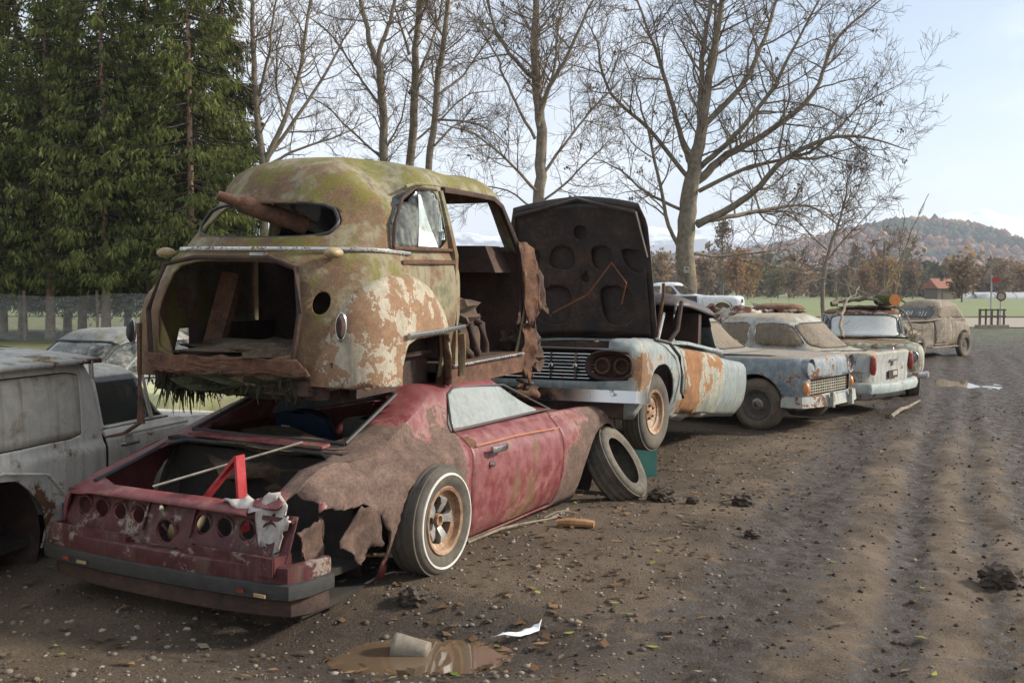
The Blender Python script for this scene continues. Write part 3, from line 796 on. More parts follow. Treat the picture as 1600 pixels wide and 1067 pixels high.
# spruces
def spruce(name, label, x, y, H, Rm, seed, low=2.7, dens=1.0):
    rg = np.random.default_rng(seed); t = root(name, label, 'tree', (x, y, 0), group='dark spruces along the field edge')
    tp = np.array([(0, 0, -.3), (.03, 0, 2), (0, .05, H * .5), (0, 0, H)]); V, F = tubes([(spline(tp, 4), np.linspace(.20, .03, 13))], 9)
    np_mesh('trunk', V, F, M['bark_spruce'], t, True)
    br = []; Pk = []; Dk = []
    nb = int(250 * dens)
    for k in range(nb):
        h = low + (H - low) * (k / nb)**1.15; az = rg.uniform(0, 2 * PI); ln = Rm * min(1, ((H - h) / H) * 1.45 + .08) * rg.uniform(.72, 1.08)
        o = np.array([math.cos(az), math.sin(az), 0]); m = 7; u = np.linspace(0, 1, m)
        P = np.array([0, 0, h]) + o[None] * (ln * u)[:, None]; P[:, 2] += -.55 * ln * u**1.3 * .8 + .30 * ln * u**3
        br.append((P, np.linspace(.035, .008, m)))
        c = int(68 * dens * ln / Rm); uu = rg.uniform(.18, 1.0, c)**.8
        q = np.stack([np.interp(uu, u, P[:, i]) for i in range(3)], -1)
        side = np.array([-o[1], o[0], 0]); sp_ = rg.normal(0, 1, (c, 1)) * (.30 * (1.15 - uu))[:, None] * ln * .5
        q = q + side * sp_; q[:, 2] -= np.abs(sp_[:, 0]) * .35 + rg.exponential(.13, c)
        d = o[None] * rg.uniform(.05, .6, (c, 1)) + side * np.sign(sp_) * rg.uniform(0, .5, (c, 1)) + np.array([0, 0, -1.]) * rg.uniform(.35, 1.1, (c, 1))
        Pk.append(q); Dk.append(d / np.linalg.norm(d, axis=1)[:, None])
    V, F = tubes(br, 4); np_mesh('branches', V, F, M['twig_dark'], t, True)
    q = np.vstack(Pk); d = np.vstack(Dk); n = len(q)
    ln = rg.uniform(.13, .36, n)[:, None]; wd = rg.uniform(.015, .032, n)[:, None]
    Vs = []; ts = []
    base_t = rg.uniform(0, 1, n)
    for a in range(3):
        s_ = rg.normal(0, 1, (n, 3)); s_ -= d * (s_ * d).sum(1, keepdims=True); s_ /= np.linalg.norm(s_, axis=1)[:, None]
        dd = d + s_ * rg.uniform(-.45, .45, (n, 1)); mid = q + dd * ln * .45; tip = q + dd * ln
        side = np.cross(dd, rg.normal(0, 1, (n, 3))); side /= np.linalg.norm(side, axis=1)[:, None]
        Vs.append(np.stack([q, mid + side * wd, tip, mid - side * wd], 1))
    V = np.concatenate(Vs, 0).reshape(-1, 3); n3 = n * 3
    tone = np.tile(base_t, 3)[:, None]
    big_ = fbm(np.tile(q[:, 0], 3) * .9 + seed, np.tile(q[:, 2], 3) * .9, 2, 5)[:, None]
    c1 = np.array([.068, .088, .026]); c2 = np.array([.26, .29, .09]); cc = c1 + (c2 - c1) * np.clip(tone * .7 + (big_ - .35) * .8, 0, 1)
    brown = rg.random((n3, 1)) < .05; cc = np.where(brown, np.array([.13, .085, .04]), cc)
    C = np.ones((n3, 4, 4)); C[..., :3] = cc[:, None]
    np_mesh('crown', V, np.arange(n3 * 4).reshape(-1, 4), M['tone_tr'], t, col=C.reshape(-1, 4))
M['bark_spruce'] = rough_mat('spruce_bark', (.11, .065, .045), (.28, .18, .12), 6, .95, .9, c3=(.38, .28, .21), dist=.03)
for i, (px, dep, Rm, lab) in enumerate([(-60, 37, 3.0, 'outermost dark spruce at the left picture edge'), (35, 40, 2.8, 'dark spruce standing behind the front one, second from the left edge'),
        (78, 37.6, 2.7, 'dark spruce with thick bare trunk in front of the netting'), (128, 41, 2.6, 'dark spruce with slanting trunk behind the netting'),
        (165, 37.5, 2.7, 'dark spruce with reddish bare trunk right of the slanting one'), (235, 39, 2.7, 'dark spruce rising behind the rusty boot opening'),
        (300, 37.5, 2.5, 'dark spruce rising behind the round rear roof corner'), (352, 40, 1.9, 'narrow dark spruce at the right end of the spruce row'),
        (5, 44, 3.0, 'dark spruce in the rear row behind the left picture edge'), (105, 44.5, 3.0, 'dark spruce in the rear row behind the slanting trunk'), (200, 44, 3.0, 'dark spruce in the rear row behind the reddish trunk'), (268, 43, 2.8, 'dark spruce in the rear row left of the round roof corner'), (322, 43, 2.4, 'dark spruce in the rear row above the muffler')]):
    spruce('spruce_tree', lab, (px - 800) / 1600 * dep, dep, 19 - (i % 3), Rm, 200 + i, low=2.7 if i < 8 else 1.7)
# netting under the spruces
t = root('netting_fence', 'grey windbreak netting on posts in front of the spruce trunks', 'fence', (-18, 36.2, 0))
s = NT('grey_netting'); v = s.coord('Object'); s.set(s.mix(s.noise(v, 2, 6, .6), (.26, .27, .24), (.42, .43, .40)), .9)
tr = s.node('ShaderNodeBsdfTransparent'); m_ = s.node('ShaderNodeMixShader'); s.put(m_.inputs[0], s.smooth(s.noise(s.coord('Object', (0, 0, 0), (1, 1, 6)), 3, 5, .6), .3, .7, .16, .42))
s.t.links.new(tr.outputs[0], m_.inputs[1]); s.t.links.new(s.b.outputs[0], m_.inputs[2]); s.t.links.new(m_.outputs[0], s.out.inputs[0])
mb = MB(); mb.sheet(lambda u, w: (-7 + u * 15.5, .25 * math.sin(u * 23) * .2 + .05 * math.sin(w * 9 + u * 40), .02 + w * 1.62 + .06 * math.sin(u * 19)), 60, 8); mb.build('net', s.m, t)
for k in range(7):
    MB().tube([(-7 + k * 2.58, .06, -.2), (-7 + k * 2.58, .06, 1.8)], .05, 7).build('post', M['bark_pale'], t)
# distant autumn trees
def leafy(name, label, x, y, H, Rw, cols, seed, n=2600, group=None, thin=1.0, size=.5):
    rg = np.random.default_rng(seed); t = root(name, label, 'tree', (x, y, 0), group=group)
    polys = [(np.array([(0, 0, -.3), (.1, 0, H * .35), (-.1, .1, H * .7), (0, 0, H * .95)]), np.array([.022, .018, .01, .004]) * H)]
    q = []
    for k in range(26):
        h = H * rg.uniform(.2, .9); az = rg.uniform(0, 2 * PI); ln = Rw * rg.uniform(.5, 1.0) * (1.15 - abs(h / H - .5))
        p, r = wander(rg, np.array([0, 0, h]), np.array([math.cos(az), math.sin(az), .7]), ln, .006 * H, .002 * H, 5, .3, .08)
        polys.append((p, r)); m = n // 26; u = rg.uniform(.2, 1, m) * 5; i = np.minimum(u.astype(int), 4)
        q.append(p[i] + (p[i+1] - p[i]) * (u - i)[:, None] + rg.normal(0, Rw * .16, (m, 3)))
    V, F = tubes(polys, 5); np_mesh('trunk', V, F, M['bark'], t, True)
    q = np.vstack(q); m = len(q); a = rg.normal(0, 1, (m, 3)); a /= np.linalg.norm(a, axis=1)[:, None]; b = np.cross(a, rg.normal(0, 1, (m, 3))); b /= np.linalg.norm(b, axis=1)[:, None]
    sz = size * rg.uniform(.5, 1.1, (m, 1))
    V = np.stack([q - a * sz, q + b * sz * .6, q + a * sz, q - b * sz * .6], 1)
    cc = np.array(cols)[rg.integers(0, len(cols), m)] * rg.uniform(.7, 1.25, (m, 1)); C = np.ones((m, 4, 4)); C[..., :3] = cc[:, None]
    np_mesh('crown', V.reshape(-1, 3), np.arange(m * 4).reshape(-1, 4), M['tone_tr'], t, col=C.reshape(-1, 4)); return t
YEL = [(.34, .22, .08), (.29, .17, .065), (.26, .19, .10)]; ORA = [(.33, .165, .075), (.27, .145, .075), (.23, .165, .10)]; BRN = [(.20, .14, .09), (.16, .11, .075), (.24, .16, .09)]; GRN = [(.12, .14, .06), (.16, .15, .06), (.2, .17, .07)]
for i, (px, dep, H, W, c, lab) in enumerate([
        (1150, 210, 9.5, 4.2, ORA, 'orange autumn tree beyond the white stacked car'), (1168, 230, 7, 3.5, YEL, 'low yellow autumn tree right of the orange one'),
        (1128, 250, 20, 3.4, BRN, 'tall narrow bare poplar beyond the white stacked car'), (1385, 215, 8.5, 4, YEL, 'yellow autumn tree beside the utility pole'),
        (1352, 240, 7, 3.5, ORA, 'rusty-leaved tree left of the utility pole'), (1425, 240, 7.5, 3.8, BRN, 'brown thin tree left of the red-roofed hut'),
        (1502, 170, 7, 4.0, BRN, 'brown bushy tree right of the red-roofed hut'), (1565, 260, 9, 4.5, BRN, 'greyish brown tree behind the round sign'),
        (1598, 270, 8, 4, ORA, 'reddish tree at the right picture edge'), (1215, 260, 7, 4.5, GRN, 'low green-brown bush tree on the field edge'),
        (1240, 250, 8, 4, BRN, 'brown field-edge tree behind the young tree'), (1030, 220, 10, 4, BRN, 'bare brown tree beyond the big trunk, left side'),
        (1320, 260, 7, 3.5, BRN, 'thin brown tree right of the young tree'), (1100, 240, 9, 4, BRN, 'bare brown tree beyond the big trunk, right side')]):
    leafy('autumn_tree', lab, (px - 800) / 1600 * dep, dep, H, W, c, 300 + i, n=1500 if c is not BRN else 1100, group='autumn trees along the far field', size=.42)
nB = 700; nq = 70
bx = rng.uniform(-160, 330, nB); by = rng.uniform(285, 420, nB); br_ = rng.uniform(1.6, 4.0, nB); bh = br_ * rng.uniform(1.2, 2.4, nB)
dirs = rng.normal(0, 1, (nB, nq, 3)); dirs /= np.linalg.norm(dirs, axis=2)[..., None]
ctr = np.stack([bx, by, bh], -1)[:, None] + dirs * (rng.random((nB, nq, 1))**.4) * np.stack([br_, br_, bh], -1)[:, None]
qa = rng.normal(0, .55, (nB, nq, 3)); qb = np.cross(qa, rng.normal(0, 1, (nB, nq, 3))) * .8
V = np.stack([ctr - qa, ctr + qb, ctr + qa, ctr - qb], 2).reshape(-1, 3)
pal2 = np.array([(.17, .115, .075), (.20, .13, .07), (.13, .10, .07), (.08, .085, .05), (.27, .16, .06)])
C = np.ones((nB, nq * 4, 4)); C[..., :3] = (pal2[rng.integers(0, 5, nB)] * rng.uniform(.7, 1.2, (nB, 1)))[:, None]
o = np_mesh('distant_thicket', V, np.arange(nB * nq * 4).reshape(-1, 4), M['tone_tr'], col=C.reshape(-1, 4))
tag(o, 'brown thicket along the far edge of the fields', 'thicket', kind='stuff')
# haze
hb = MB().box((400, 2900, 235), (14000, 6800, 490)).build('haze', M['rust'], smooth=False)
tag(hb, kind='stuff')
hm = bpy.data.materials.new('pale_haze'); hm.use_nodes = True; hm.node_tree.nodes.clear()
pv = hm.node_tree.nodes.new('ShaderNodeVolumePrincipled'); ho = hm.node_tree.nodes.new('ShaderNodeOutputMaterial')
pv.inputs['Color'].default_value = (.80, .88, 1.0, 1); pv.inputs['Density'].default_value = HAZE; pv.inputs['Anisotropy'].default_value = .2
hm.node_tree.links.new(pv.outputs[0], ho.inputs['Volume']); hb.data.materials.clear(); hb.data.materials.append(hm)
# ------------------------------------------------------------------ car parts
def wheel(parent, pos, Rr=.33, w=.2, rim=.19, axis=(0, 1, 0), style='plain', tyre='tyre', rimm='rim_rust', band=False, flat=0.0, name='wheel'):
    """axis: outward direction of the wheel's face, in the parent's frame"""
    h = w / 2
    prof = [(rim, -h * .80), (rim + .03, -h * .95), (Rr * .80, -h * 1.06), (Rr * .93, -h * .98), (Rr * .985, -h * .78), (Rr, -h * .3), (Rr, h * .3), (Rr * .985, h * .78), (Rr * .93, h * .98), (Rr * .80, h * 1.06), (rim + .03, h * .95), (rim, h * .80)]
    mb = MB().lathe(prof, 44, 'y')
    if flat:
        mb.V = [(x, y * (1 + .25 * max(0, -z - Rr + flat) / flat), max(z, -Rr + flat * .8)) for x, y, z in mb.V]
    a = Vector(axis).normalized(); q = Vector((0, 1, 0)).rotation_difference(a)
    t = mb.build(name, M[tyre], parent, sharp=50); t.location = pos; t.rotation_mode = 'QUATERNION'; t.rotation_quaternion = q
    g = MB()
    for k in range(4):                                 # tread ribs
        yy = -h * .66 + k * h * .44
        g.lathe([(Rr - .004, yy - .012), (Rr + .006, yy - .010), (Rr + .006, yy + .010), (Rr - .004, yy + .012)], 44, 'y')
    if flat: g.V = [(x, y, max(z, -Rr + flat * .8)) for x, y, z in g.V]
    g.build('tread', M[tyre], t)
    if band:
        MB().lathe([(Rr * .83, h * 1.045), (Rr * .84, h * 1.085), (Rr * .87, h * 1.075), (Rr * .88, h * 1.02)], 44, 'y').build('whitewall', M['white'], t)
    if style == 'none': return t
    MB().lathe([(rim + .012, h * .88), (rim + .006, h * .96), (rim - .012, h * .90), (rim - .022, h * .62), (rim - .05, h * .50), (rim - .055, -h * .5), (rim + .004, -h * .86)], 40, 'y').build('rim', M[rimm], t)
    if style == 'rally':
        d = MB().lathe([(.001, h * .30), (.035, h * .32), (.05, h * .22), (.06, h * .05), (rim * .55, h * .0), (rim - .05, -h * .05)], 36, 'y').build('disc', M['rust_dark'], t)
        for k in range(5):
            an = 2 * PI * k / 5 + .3; c, s_ = math.cos(an), math.sin(an)
            r0, r1 = .045, rim - .045; n_ = Vector((-s_, 0, c)); e = Vector((c, 0, s_))
            V = []
            for r_, wd, hh in ((r0, .020, .42), (r0 + .05, .026, .62), (r1 - .02, .040, .62), (r1, .046, .42)):
                for sg in (-1, 1): V.append(e * r_ + n_ * wd * sg + Vector((0, h * hh, 0)))
                for sg in (1, -1): V.append(e * r_ + n_ * wd * .8 * sg + Vector((0, h * hh - .035, 0)))
            F = []
            for i in range(3):
                for j in range(4): F.append((i*4+j, i*4+(j+1) % 4, (i+1)*4+(j+1) % 4, (i+1)*4+j))
            F += [(3, 2, 1, 0), (12, 13, 14, 15)]
            mobj('spoke', V, F, M['rim_grey'], t, sharp=30)
        MB().lathe([(.001, h * .42), (.022, h * .42), (.026, h * .58), (.036, h * .58), (.04, h * .25)], 24, 'y').build('hub', M['rim_rust'], t)
    else:
        MB().lathe([(.001, h * .50), (.03, h * .52), (.052, h * .40), (.075, h * .30), (rim * .55, h * .42), (rim * .72, h * .40), (rim - .045, h * .12)], 32, 'y').build('disc', M[rimm], t)
        if style == 'cap':
            MB().lathe([(.001, h * .74), (.05, h * .72), (.075, h * .62), (.085, h * .42)], 28, 'y').build('hubcap', M['chrome_bad'], t)
        for k in range(5):
            an = 2 * PI * k / 5
            MB().lathe([(.001, h * .56), (.011, h * .56), (.012, h * .34)], 8, 'y', (.058 * math.cos(an), 0, .058 * math.sin(an))).build('nut', M['rust_dark'], t)
    return t
def bar(pts, sec): return MB().sweep(pts, sec)
def sect(w, h, n=10, p=.55):
    o = []
    for k in range(n):
        t = 2 * PI * k / n; c, s_ = math.cos(t), math.sin(t)
        o.append((w / 2 * math.copysign(abs(c)**p, c), h / 2 * math.copysign(abs(s_)**p, s_)))
    return o
def bow(x, wy, z, dx=.12, n=15, wrap=0.0, e=3):
    """points of a bumper-like bow across the car at x, curving back by dx at the ends, then wrapping along the side"""
    P = []
    for k in range(n):
        y = wy * (1 - 2 * k / (n - 1)); P.append((x - math.copysign(dx, x if x else 1) * abs(y / wy)**e, y, z))
    if wrap:
        s_ = -math.copysign(1, x)
        a, b = P[0], P[-1]
        P = [(a[0] + s_ * wrap, a[1] + .03, z), (a[0] + s_ * wrap * .35, a[1] + .03, z)] + P + [(b[0] + s_ * wrap * .35, b[1] - .03, z), (b[0] + s_ * wrap, b[1] - .03, z)]
    return P
def torus(c, R0, r, axis='y', n=28, k=8):
    pr = [(R0 + r * math.cos(2 * PI * i / k), r * math.sin(2 * PI * i / k)) for i in range(k)]
    return MB().lathe(pr, n, axis, c, close=True)
def ragged_sheet(name, pts, m, parent, seed=0, thick=.006, bend=.03, n=3):
    """torn scrap of sheet metal: a polygon of 3D points, subdivided and crumpled"""
    bm = bmesh.new(); vs_ = [bm.verts.new(p) for p in pts]; f = bm.faces.new(vs_)
    bmesh.ops.triangulate(bm, faces=[f])
    for _ in range(n): bmesh.ops.subdivide_edges(bm, edges=bm.edges, cuts=1, use_grid_fill=True)
    bmesh.ops.triangulate(bm, faces=bm.faces)
    for v in bm.verts:
        nv = mnoise.noise_vector(v.co * 9 + Vector((seed, seed * 2, 0))); v.co += nv * bend
        if v.is_boundary: v.co += mnoise.noise_vector(v.co * 40) * bend * .6
    return bobj(name, bm, m, parent, thick, sharp=35)
def warper(amp=.008, freq=2.2, seed=0, dents=()):
    def f(P):
        for i in range(len(P)):
            p = Vector(P[i]); d = mnoise.noise_vector(p * freq + Vector((seed * 5.1, 0, seed))) * amp
            for (x, y, z, r, dx, dy, dz) in dents:
                q = (p - Vector((x, y, z))).length / r
                if q < 1: w = (1 - q * q)**2; d = d + Vector((dx, dy, dz)) * w
            P[i] = p + d
        return P
    return f
def both(poly): return [(-a, b) for a, b in poly]
M['amber_dull'] = rough_mat('clouded_amber_lens', (.20, .13, .05), (.36, .27, .14), 9, .5, .2)
# ------------------------------------------------------------------ red coupe
M['rust_flap'] = rough_mat('flaking_brown_rust', (.022, .014, .011), (.075, .043, .030), 8, .95, .6, c3=(.14, .085, .058))
def red_coupe():
    c = root('red_coupe', 'collapsed red coupe with open boot and rusted rear quarter carrying another wreck', 'car', (-1.31, 6.30, -.045), 63, .5, .8)
    paint = (.14, .030, .033)
    mt = patina('faded_red_paint', paint, (.18, .055, .054), rust=.26, moss=.0, gloss=.34, streak=.35, low=.05, primer=(.26, .12, .10), rust_ramp=[(.30, (.050, .030, .023)), (.46, (.092, .058, .044)), (.56, (.135, .088, .066)), (.72, (.21, .14, .10))],
        spots=[(-.35, -.85, .80, .75, .145), (.12, -.95, .62, .48, .19), (-.75, -.7, .80, .5, .12), (.42, -.75, .98, .25, .10), (2.75, -.95, .75, .55, .17), (2.3, -.9, .3, .5, .2), (3.1, -.9, .85, .4, .3), (.95, .2, 1.3, .75, .14)])
    md = patina('faded_red_door', paint, (.21, .078, .075), rust=.12, gloss=.30, streak=.30, low=.04, primer=(.30, .14, .12), moss=.0, spots=[(.62, -.9, .92, .16, .3), (1.2, -.88, .2, .30, .09)], mspots=[(1.25, -.9, .30, .42, .22)])
    mr = patina('shaded_red_tail', (.046, .008, .009), (.075, .017, .018), rust=.26, gloss=.4, streak=.6, scale=1.6)  # red paint darkened to stand in for the shade on the tail
    bm = shell([L(.20, -1.02, 3.10, .80, (.12, .3), (.2, .3)), L(.38, -1.08, 3.15, .885, (.12, .25), (.2, .3)),
        L([(-1.1, .52), (-.3, .60), (3, .60)], -1.12, 3.18, [(-1.1, .885), (-.2, .95), (.6, .905), (2, .905), (2.74, .94), (3.2, .88)], (.12, .22), (.2, .3)),
        L([(-1.1, .64), (-.55, .755), (0, .82), (1, .77), (2, .76), (2.74, .83), (3.2, .80)], -1.12, 3.18, [(-1.1, .84), (0, .92), (.8, .885), (2, .885), (2.74, .915), (3.2, .86)], (.12, .22), (.2, .3)),
        L([(-1.1, .69), (-.45, .865), (.5, .895), (1.9, .87), (2.7, .895), (3.2, .86)], -1.10, 3.16, [(-1.1, .73), (0, .80), (.8, .80), (2, .80), (2.74, .83), (3.2, .78)], (.12, .22), (.2, .3)),
        L([(-.42, .915), (.4, .925), (2.16, .925)], -.42, 2.16, .745, (.15, .5), (.3, .6)),
        L([(.28, 1.165), (.9, 1.195), (1.6, 1.155)], .26, 1.60, .60, (.22, .4), (.2, .4)),
        L(1.232, .38, 1.54, .47, (.2, .4), (.2, .4)), L(1.258, .55, 1.35, .22, (.2, .2), (.2, .2)), L(1.262, .62, 1.3, .0, (.1, .1), (.1, .1))],
        sub=[3, 4, 4, 3, 4, 7, 3, 2, 2], nA=9, nB=40, warp=warper(.008, 2.4, 1, [(.8, .1, 1.26, .75, 0, 0, -.13), (-.5, -.9, .8, .4, 0, .04, .0), (-.80, -.75, .80, .42, 0, .0, .10)]))
    S = RIGHT
    # tail opening, boot, rear window, bonnet, windscreen
    drop(bm, cut(bm, rnd([(-.77, .27), (.77, .27), (.80, .5), (.76, .675), (-.76, .675), (-.80, .5)], 1, .12), 'x', lambda q: q.x < -.93))
    drop(bm, cut(bm, rnd([(-1.03, -.63), (-.52, -.61), (-.46, -.5), (-.46, .5), (-.52, .61), (-1.03, .63)], 1, .12), 'z', lambda q: q.z > .62))
    drop(bm, cut(bm, rnd([(-.33, -.57), (.33, -.46), (.36, 0), (.33, .46), (-.33, .57), (-.38, 0)], 2, .2), 'z', lambda q: q.z > .8))
    drop(bm, cut(bm, [(2.2, -.73), (3.4, -.73), (3.4, .73), (2.2, .73)], 'z', lambda q: q.z > .7))
    drop(bm, [f for f in bm.faces if f.calc_center_median().x > 3.12 and abs(f.calc_center_median().y) < .74])
    drop(bm, cut(bm, [(1.62, -.47), (2.11, -.62), (2.11, .62), (1.62, .47)], 'z', lambda q: q.z > .92))
    glass_poly = rnd([(.56, .937), (.56, .98), (.68, 1.14), (.80, 1.178), (1.50, 1.142), (2.0, .942)], 1, .12)
    for side, nm in ((RIGHT, -1), (LEFT, 1)):
        f = lambda q, side=side: side(q) and abs(q.y) > .4
        gl = cut(bm, glass_poly, 'y', f)
        gb = take(bm, gl)
        g = bobj('side_window', gb, M['glass_milky'], c, .005)
        door = [(.545, .225), (1.90, .225), (1.95, .55), (1.93, .93), (.57, .93), (.52, .6)]
        db = panel(bm, door, 'y', lambda q, side=side: side(q) and q.z < .95 and abs(q.y) > .4, .009)
        d = bobj('door', db, md if nm < 0 else mt, c, .012)
        if nm < 0:
            d['label'] = 'faded red door with chrome handle and moss along its lower edge'
            hb_ = MB().sweep([(.74, -.935, .80), (.80, -.952, .80), (.88, -.952, .80), (.94, -.935, .80)], sect(.03, .042, 10)); hb_.build('handle', M['chrome'], d)
            MB().lathe([(.001, -.024), (.016, -.022), (.02, -.0)], 16, 'y', (.79, -.905, .70)).build('lock', M['chrome'], d)
            tr = MB().sweep([(.62, -.902, .845), (1.2, -.897, .845), (1.86, -.897, .82)], sect(.004, .007, 6)); tr.build('pinstripe', M['lamp_amber'], d)
            MB().tube([(.55, -.757, .93), (.56, -.73, .985), (.68, -.63, 1.145), (.80, -.605, 1.182), (1.50, -.615, 1.148), (2.02, -.745, .935), (.55, -.757, .93)], .008, 6).build('window_trim', M['black'], d)
        # wheel arches, torn
        drop(bm, cut(bm, jag(circ(.03, .42, .375, 30, -50, 230), .012, .03, 5) , 'y', lambda q, side=side: side(q) and abs(q.y) > .5))
        drop(bm, cut(bm, circ(2.74, .36, .40, 30, -40, 220), 'y', lambda q, side=side: side(q) and abs(q.y) > .5))
    # rear right quarter rusted away
    drop(bm, cut(bm, jag([(-1.4, .05), (-.36, .05), (-.37, .45), (-.46, .60), (-.60, .68), (-.80, .69), (-.95, .70), (-1.4, .70), (-1.4, .05)], .02, .035, 3)[:-1], 'y', lambda q: q.y < -.5))
    drop(bm, cut(bm, jag([(.30, .62), (.42, .58), (.50, .46), (.46, .40), (.40, .50), (.28, .57), (.30, .62)], .008, .03, 6)[:-1], 'y', lambda q: q.y < -.5))
    drop(bm, cut(bm, jag([(-1.2, -.98), (-.98, -.98), (-.93, -.84), (-1.0, -.70), (-1.2, -.66), (-1.2, -.98)], .02, .04, 8)[:-1], 'z', lambda q: q.z > .55))
    bobj('body', bm, mt, c, .012)
    ragged_sheet('rust_scrap', [(-.50, -.90, .66), (-.72, -.93, .68), (-.86, -.92, .52), (-.70, -.94, .40), (-.62, -.93, .46), (-.47, -.92, .44)], M['rust_flap'], c, 2)
    ragged_sheet('rust_scrap', [(-.84, -.80, .66), (-1.04, -.80, .62), (-1.02, -.82, .50), (-.97, -.81, .36), (-.88, -.82, .42)], M['rust_flap'], c, 5)
    # tail panel with eight round lamp holes
    tb = bmesh.new(); n1_, n2_ = 44, 12; g = {}
    def tp(y, z): return (-1.10 - .03 * (1 - (y / .8)**2) + (z - .5) * .40, y, z)
    for i in range(n1_ + 1):
        for j in range(n2_ + 1): g[i, j] = tb.verts.new(tp(-.79 + 1.58 * i / n1_, .40 + .285 * j / n2_))
    for i in range(n1_):
        for j in range(n2_): tb.faces.new((g[i, j], g[i+1, j], g[i+1, j+1], g[i, j+1]))
    A = lambda q: True
    holes = [sg * (.23 + .142 * k) for sg in (-1, 1) for k in range(4)]
    for y in holes: drop(tb, cut(tb, circ(y, .595, .050, 22), 'x', A))
    drop(tb, cut(tb, circ(0, .535, .066, 22, ry=.058), 'x', A))
    tpn = bobj('tail_panel', tb, mr, c, .01)
    for y in holes:
        x = tp(y, .595)[0]; torus((x, y, .595), .052, .006, 'x', 24, 6).build('lamp_ring', mr, tpn)
    torus((tp(0, .535)[0], 0, .535), .066, .008, 'x', 24, 6).build('lamp_ring', mr, tpn)
    MB().lathe([(.001, -.02), (.016, -.018), (.020, 0)], 14, 'x', (tp(0, .645)[0] - .003, .06, .645)).build('boot_lock', M['chrome'], tpn)
    for sg in (-1, 1):
        MB().box((tp(.49, .668)[0] - .012, sg * .49, .668), (.02, .60, .022), 0, 12).build('lamp_recess_lip', mr, tpn)
        MB().box((tp(.165, .595)[0] - .008, sg * .165, .595), (.016, .012, .15), 0, 22).build('lamp_recess_lip', mr, tpn)
    MB().box((-1.15, 0, .455), (.03, .20, .03)).build('plate_lamp', M['rust_dark'], tpn)
    # ledge and bumper
    led = MB()
    led.box((-1.13, 0, .425), (.14, 1.56, .02)); led.box((-1.195, .49, .465), (.02, .58, .09)); led.box((-1.195, -.49, .465), (.02, .58, .09))
    for sg in (-1, 1):
        led.box((-1.13, sg * .20, .465), (.12, .016, .07)); led.box((-1.13, sg * .775, .465), (.13, .016, .09))
    led.build('tail_ledge', mr, c, smooth=False)
    P = bow(-1.20, .82, .42, .06, 17, .26)
    MB().sweep(P, sect(.07, .10, 10, .4)).build('bumper', mr, c)
    P = bow(-1.212, .835, .345, .06, 17, .28)
    bp = MB().sweep(P, sect(.075, .085, 10, .4)).build('bumper_rubber', M['black'], c)
    P = bow(-1.165, .80, .255, .08, 17, .2)
    lo = MB().sweep(P, sect(.10, .11, 10, .5)).build('lower_valance', M['rust_dark'], c)
    for y in (.60, -.62):
        MB().box((-1.250, y, .345), (.006, .04, .016)).build('reflector', M['lamp_red'], bp); MB().box((-1.250, y - .12, .338), (.006, .07, .016)).build('marker', M['amber_dull'], bp)
    # corner caps and gasket
    MB().tube([(-1.03, -.63, .725), (-.75, -.63, .80), (-.52, -.62, .87), (-.46, -.5, .90), (-.46, .5, .90), (-.52, .62, .87), (-.75, .63, .80), (-1.03, .63, .725)], .014, 6).build('boot_seal', M['black'], c)
    MB().box((-.42, 0, .935), (.07, 1.0, .016), ry=-6).build('rear_deck_strip', mt, c)
    MB().tube([(-.34, -.57, .945), (.30, -.48, 1.165), (.36, 0, 1.215), (.30, .48, 1.165), (-.34, .57, .945), (-.38, 0, .945), (-.34, -.57, .945)], .013, 6).build('window_seal', M['black'], c)
    # inside
    fl = MB(); fl.box((.5, 0, .16), (2.9, 1.5, .04)); fl.box((-.70, 0, .28), (.75, 1.35, .04)); fl.box((2.05, 0, .5), (.04, 1.5, .75)); fl.box((-.36, 0, .55), (.03, 1.3, .6))
    fl.box((-.42, 0, .90), (.10, 1.3, .02)); fl.box((2.6, 0, .34), (1.0, .9, .3)); fl.build('floor_pan', M['interior'], c, smooth=False)
    for sg in (-1, 1):
        for xx in (0.03, 2.74): MB().lathe([(.39, .0), (.40, .30), (.001, .32)], 20, 'y', (xx, sg * .52 - .15, .40)).build('wheel_housing', M['rust_dark'], c)
    M['blue_vinyl'] = rough_mat('dark_blue_vinyl', (.012, .022, .045), (.03, .055, .10), 9, .4, .3)
    M['grey_vinyl'] = rough_mat('grey_vinyl', (.06, .058, .05), (.15, .14, .12), 9, .5, .3)
    for y, m in ((.34, 'blue_vinyl'), (-.22, 'grey_vinyl')):
        def seat(u, v, y=y): 
            t = v * PI; return (.38 + .10 * u + .20 * (1 - abs(2*v-1)**3) * (u - .5) * .4 - .12 * u, y + .27 * math.cos(t) * (1 - .25 * u**3), .38 + .62 * u - .10 * (abs(math.cos(t))**4) * u)
        sb = MB()
        ring = []
        for i in range(9):
            u = i / 8; row = []
            for k in range(20):
                t = 2 * PI * k / 20; w_ = .27 * (1 - .35 * max(0, u - .6)**1.2 * 2); th = .085 * (1 - .3 * u)
                cx_ = math.copysign(abs(math.cos(t))**.6, math.cos(t)); sy_ = math.copysign(abs(math.sin(t))**.6, math.sin(t))
                row.append((.62 - .20 * u + th * sy_, y + w_ * cx_, .35 + .66 * (1 - (1 - u)**1.1) - .05 * cx_**2 * u))
            ring.append(row)
        V = [p for r_ in ring for p in r_]; F = [(i*20+k, i*20+(k+1) % 20, (i+1)*20+(k+1) % 20, (i+1)*20+k) for i in range(8) for k in range(20)] + [tuple(8*20+k for k in range(20))]
        st = mobj('seat_back', V, F, M[m], c)
        if y > 0: MB().box((.355, .42, .86), (.004, .07, .09), ry=-14).build('sticker', M['paper'], st)
    sw = torus((0, 0, 0), .185, .012, 'x', 36, 8).build('steering_wheel', M['black'], c, loc=(1.25, -.30, .93), rot=(0, -28, 0))
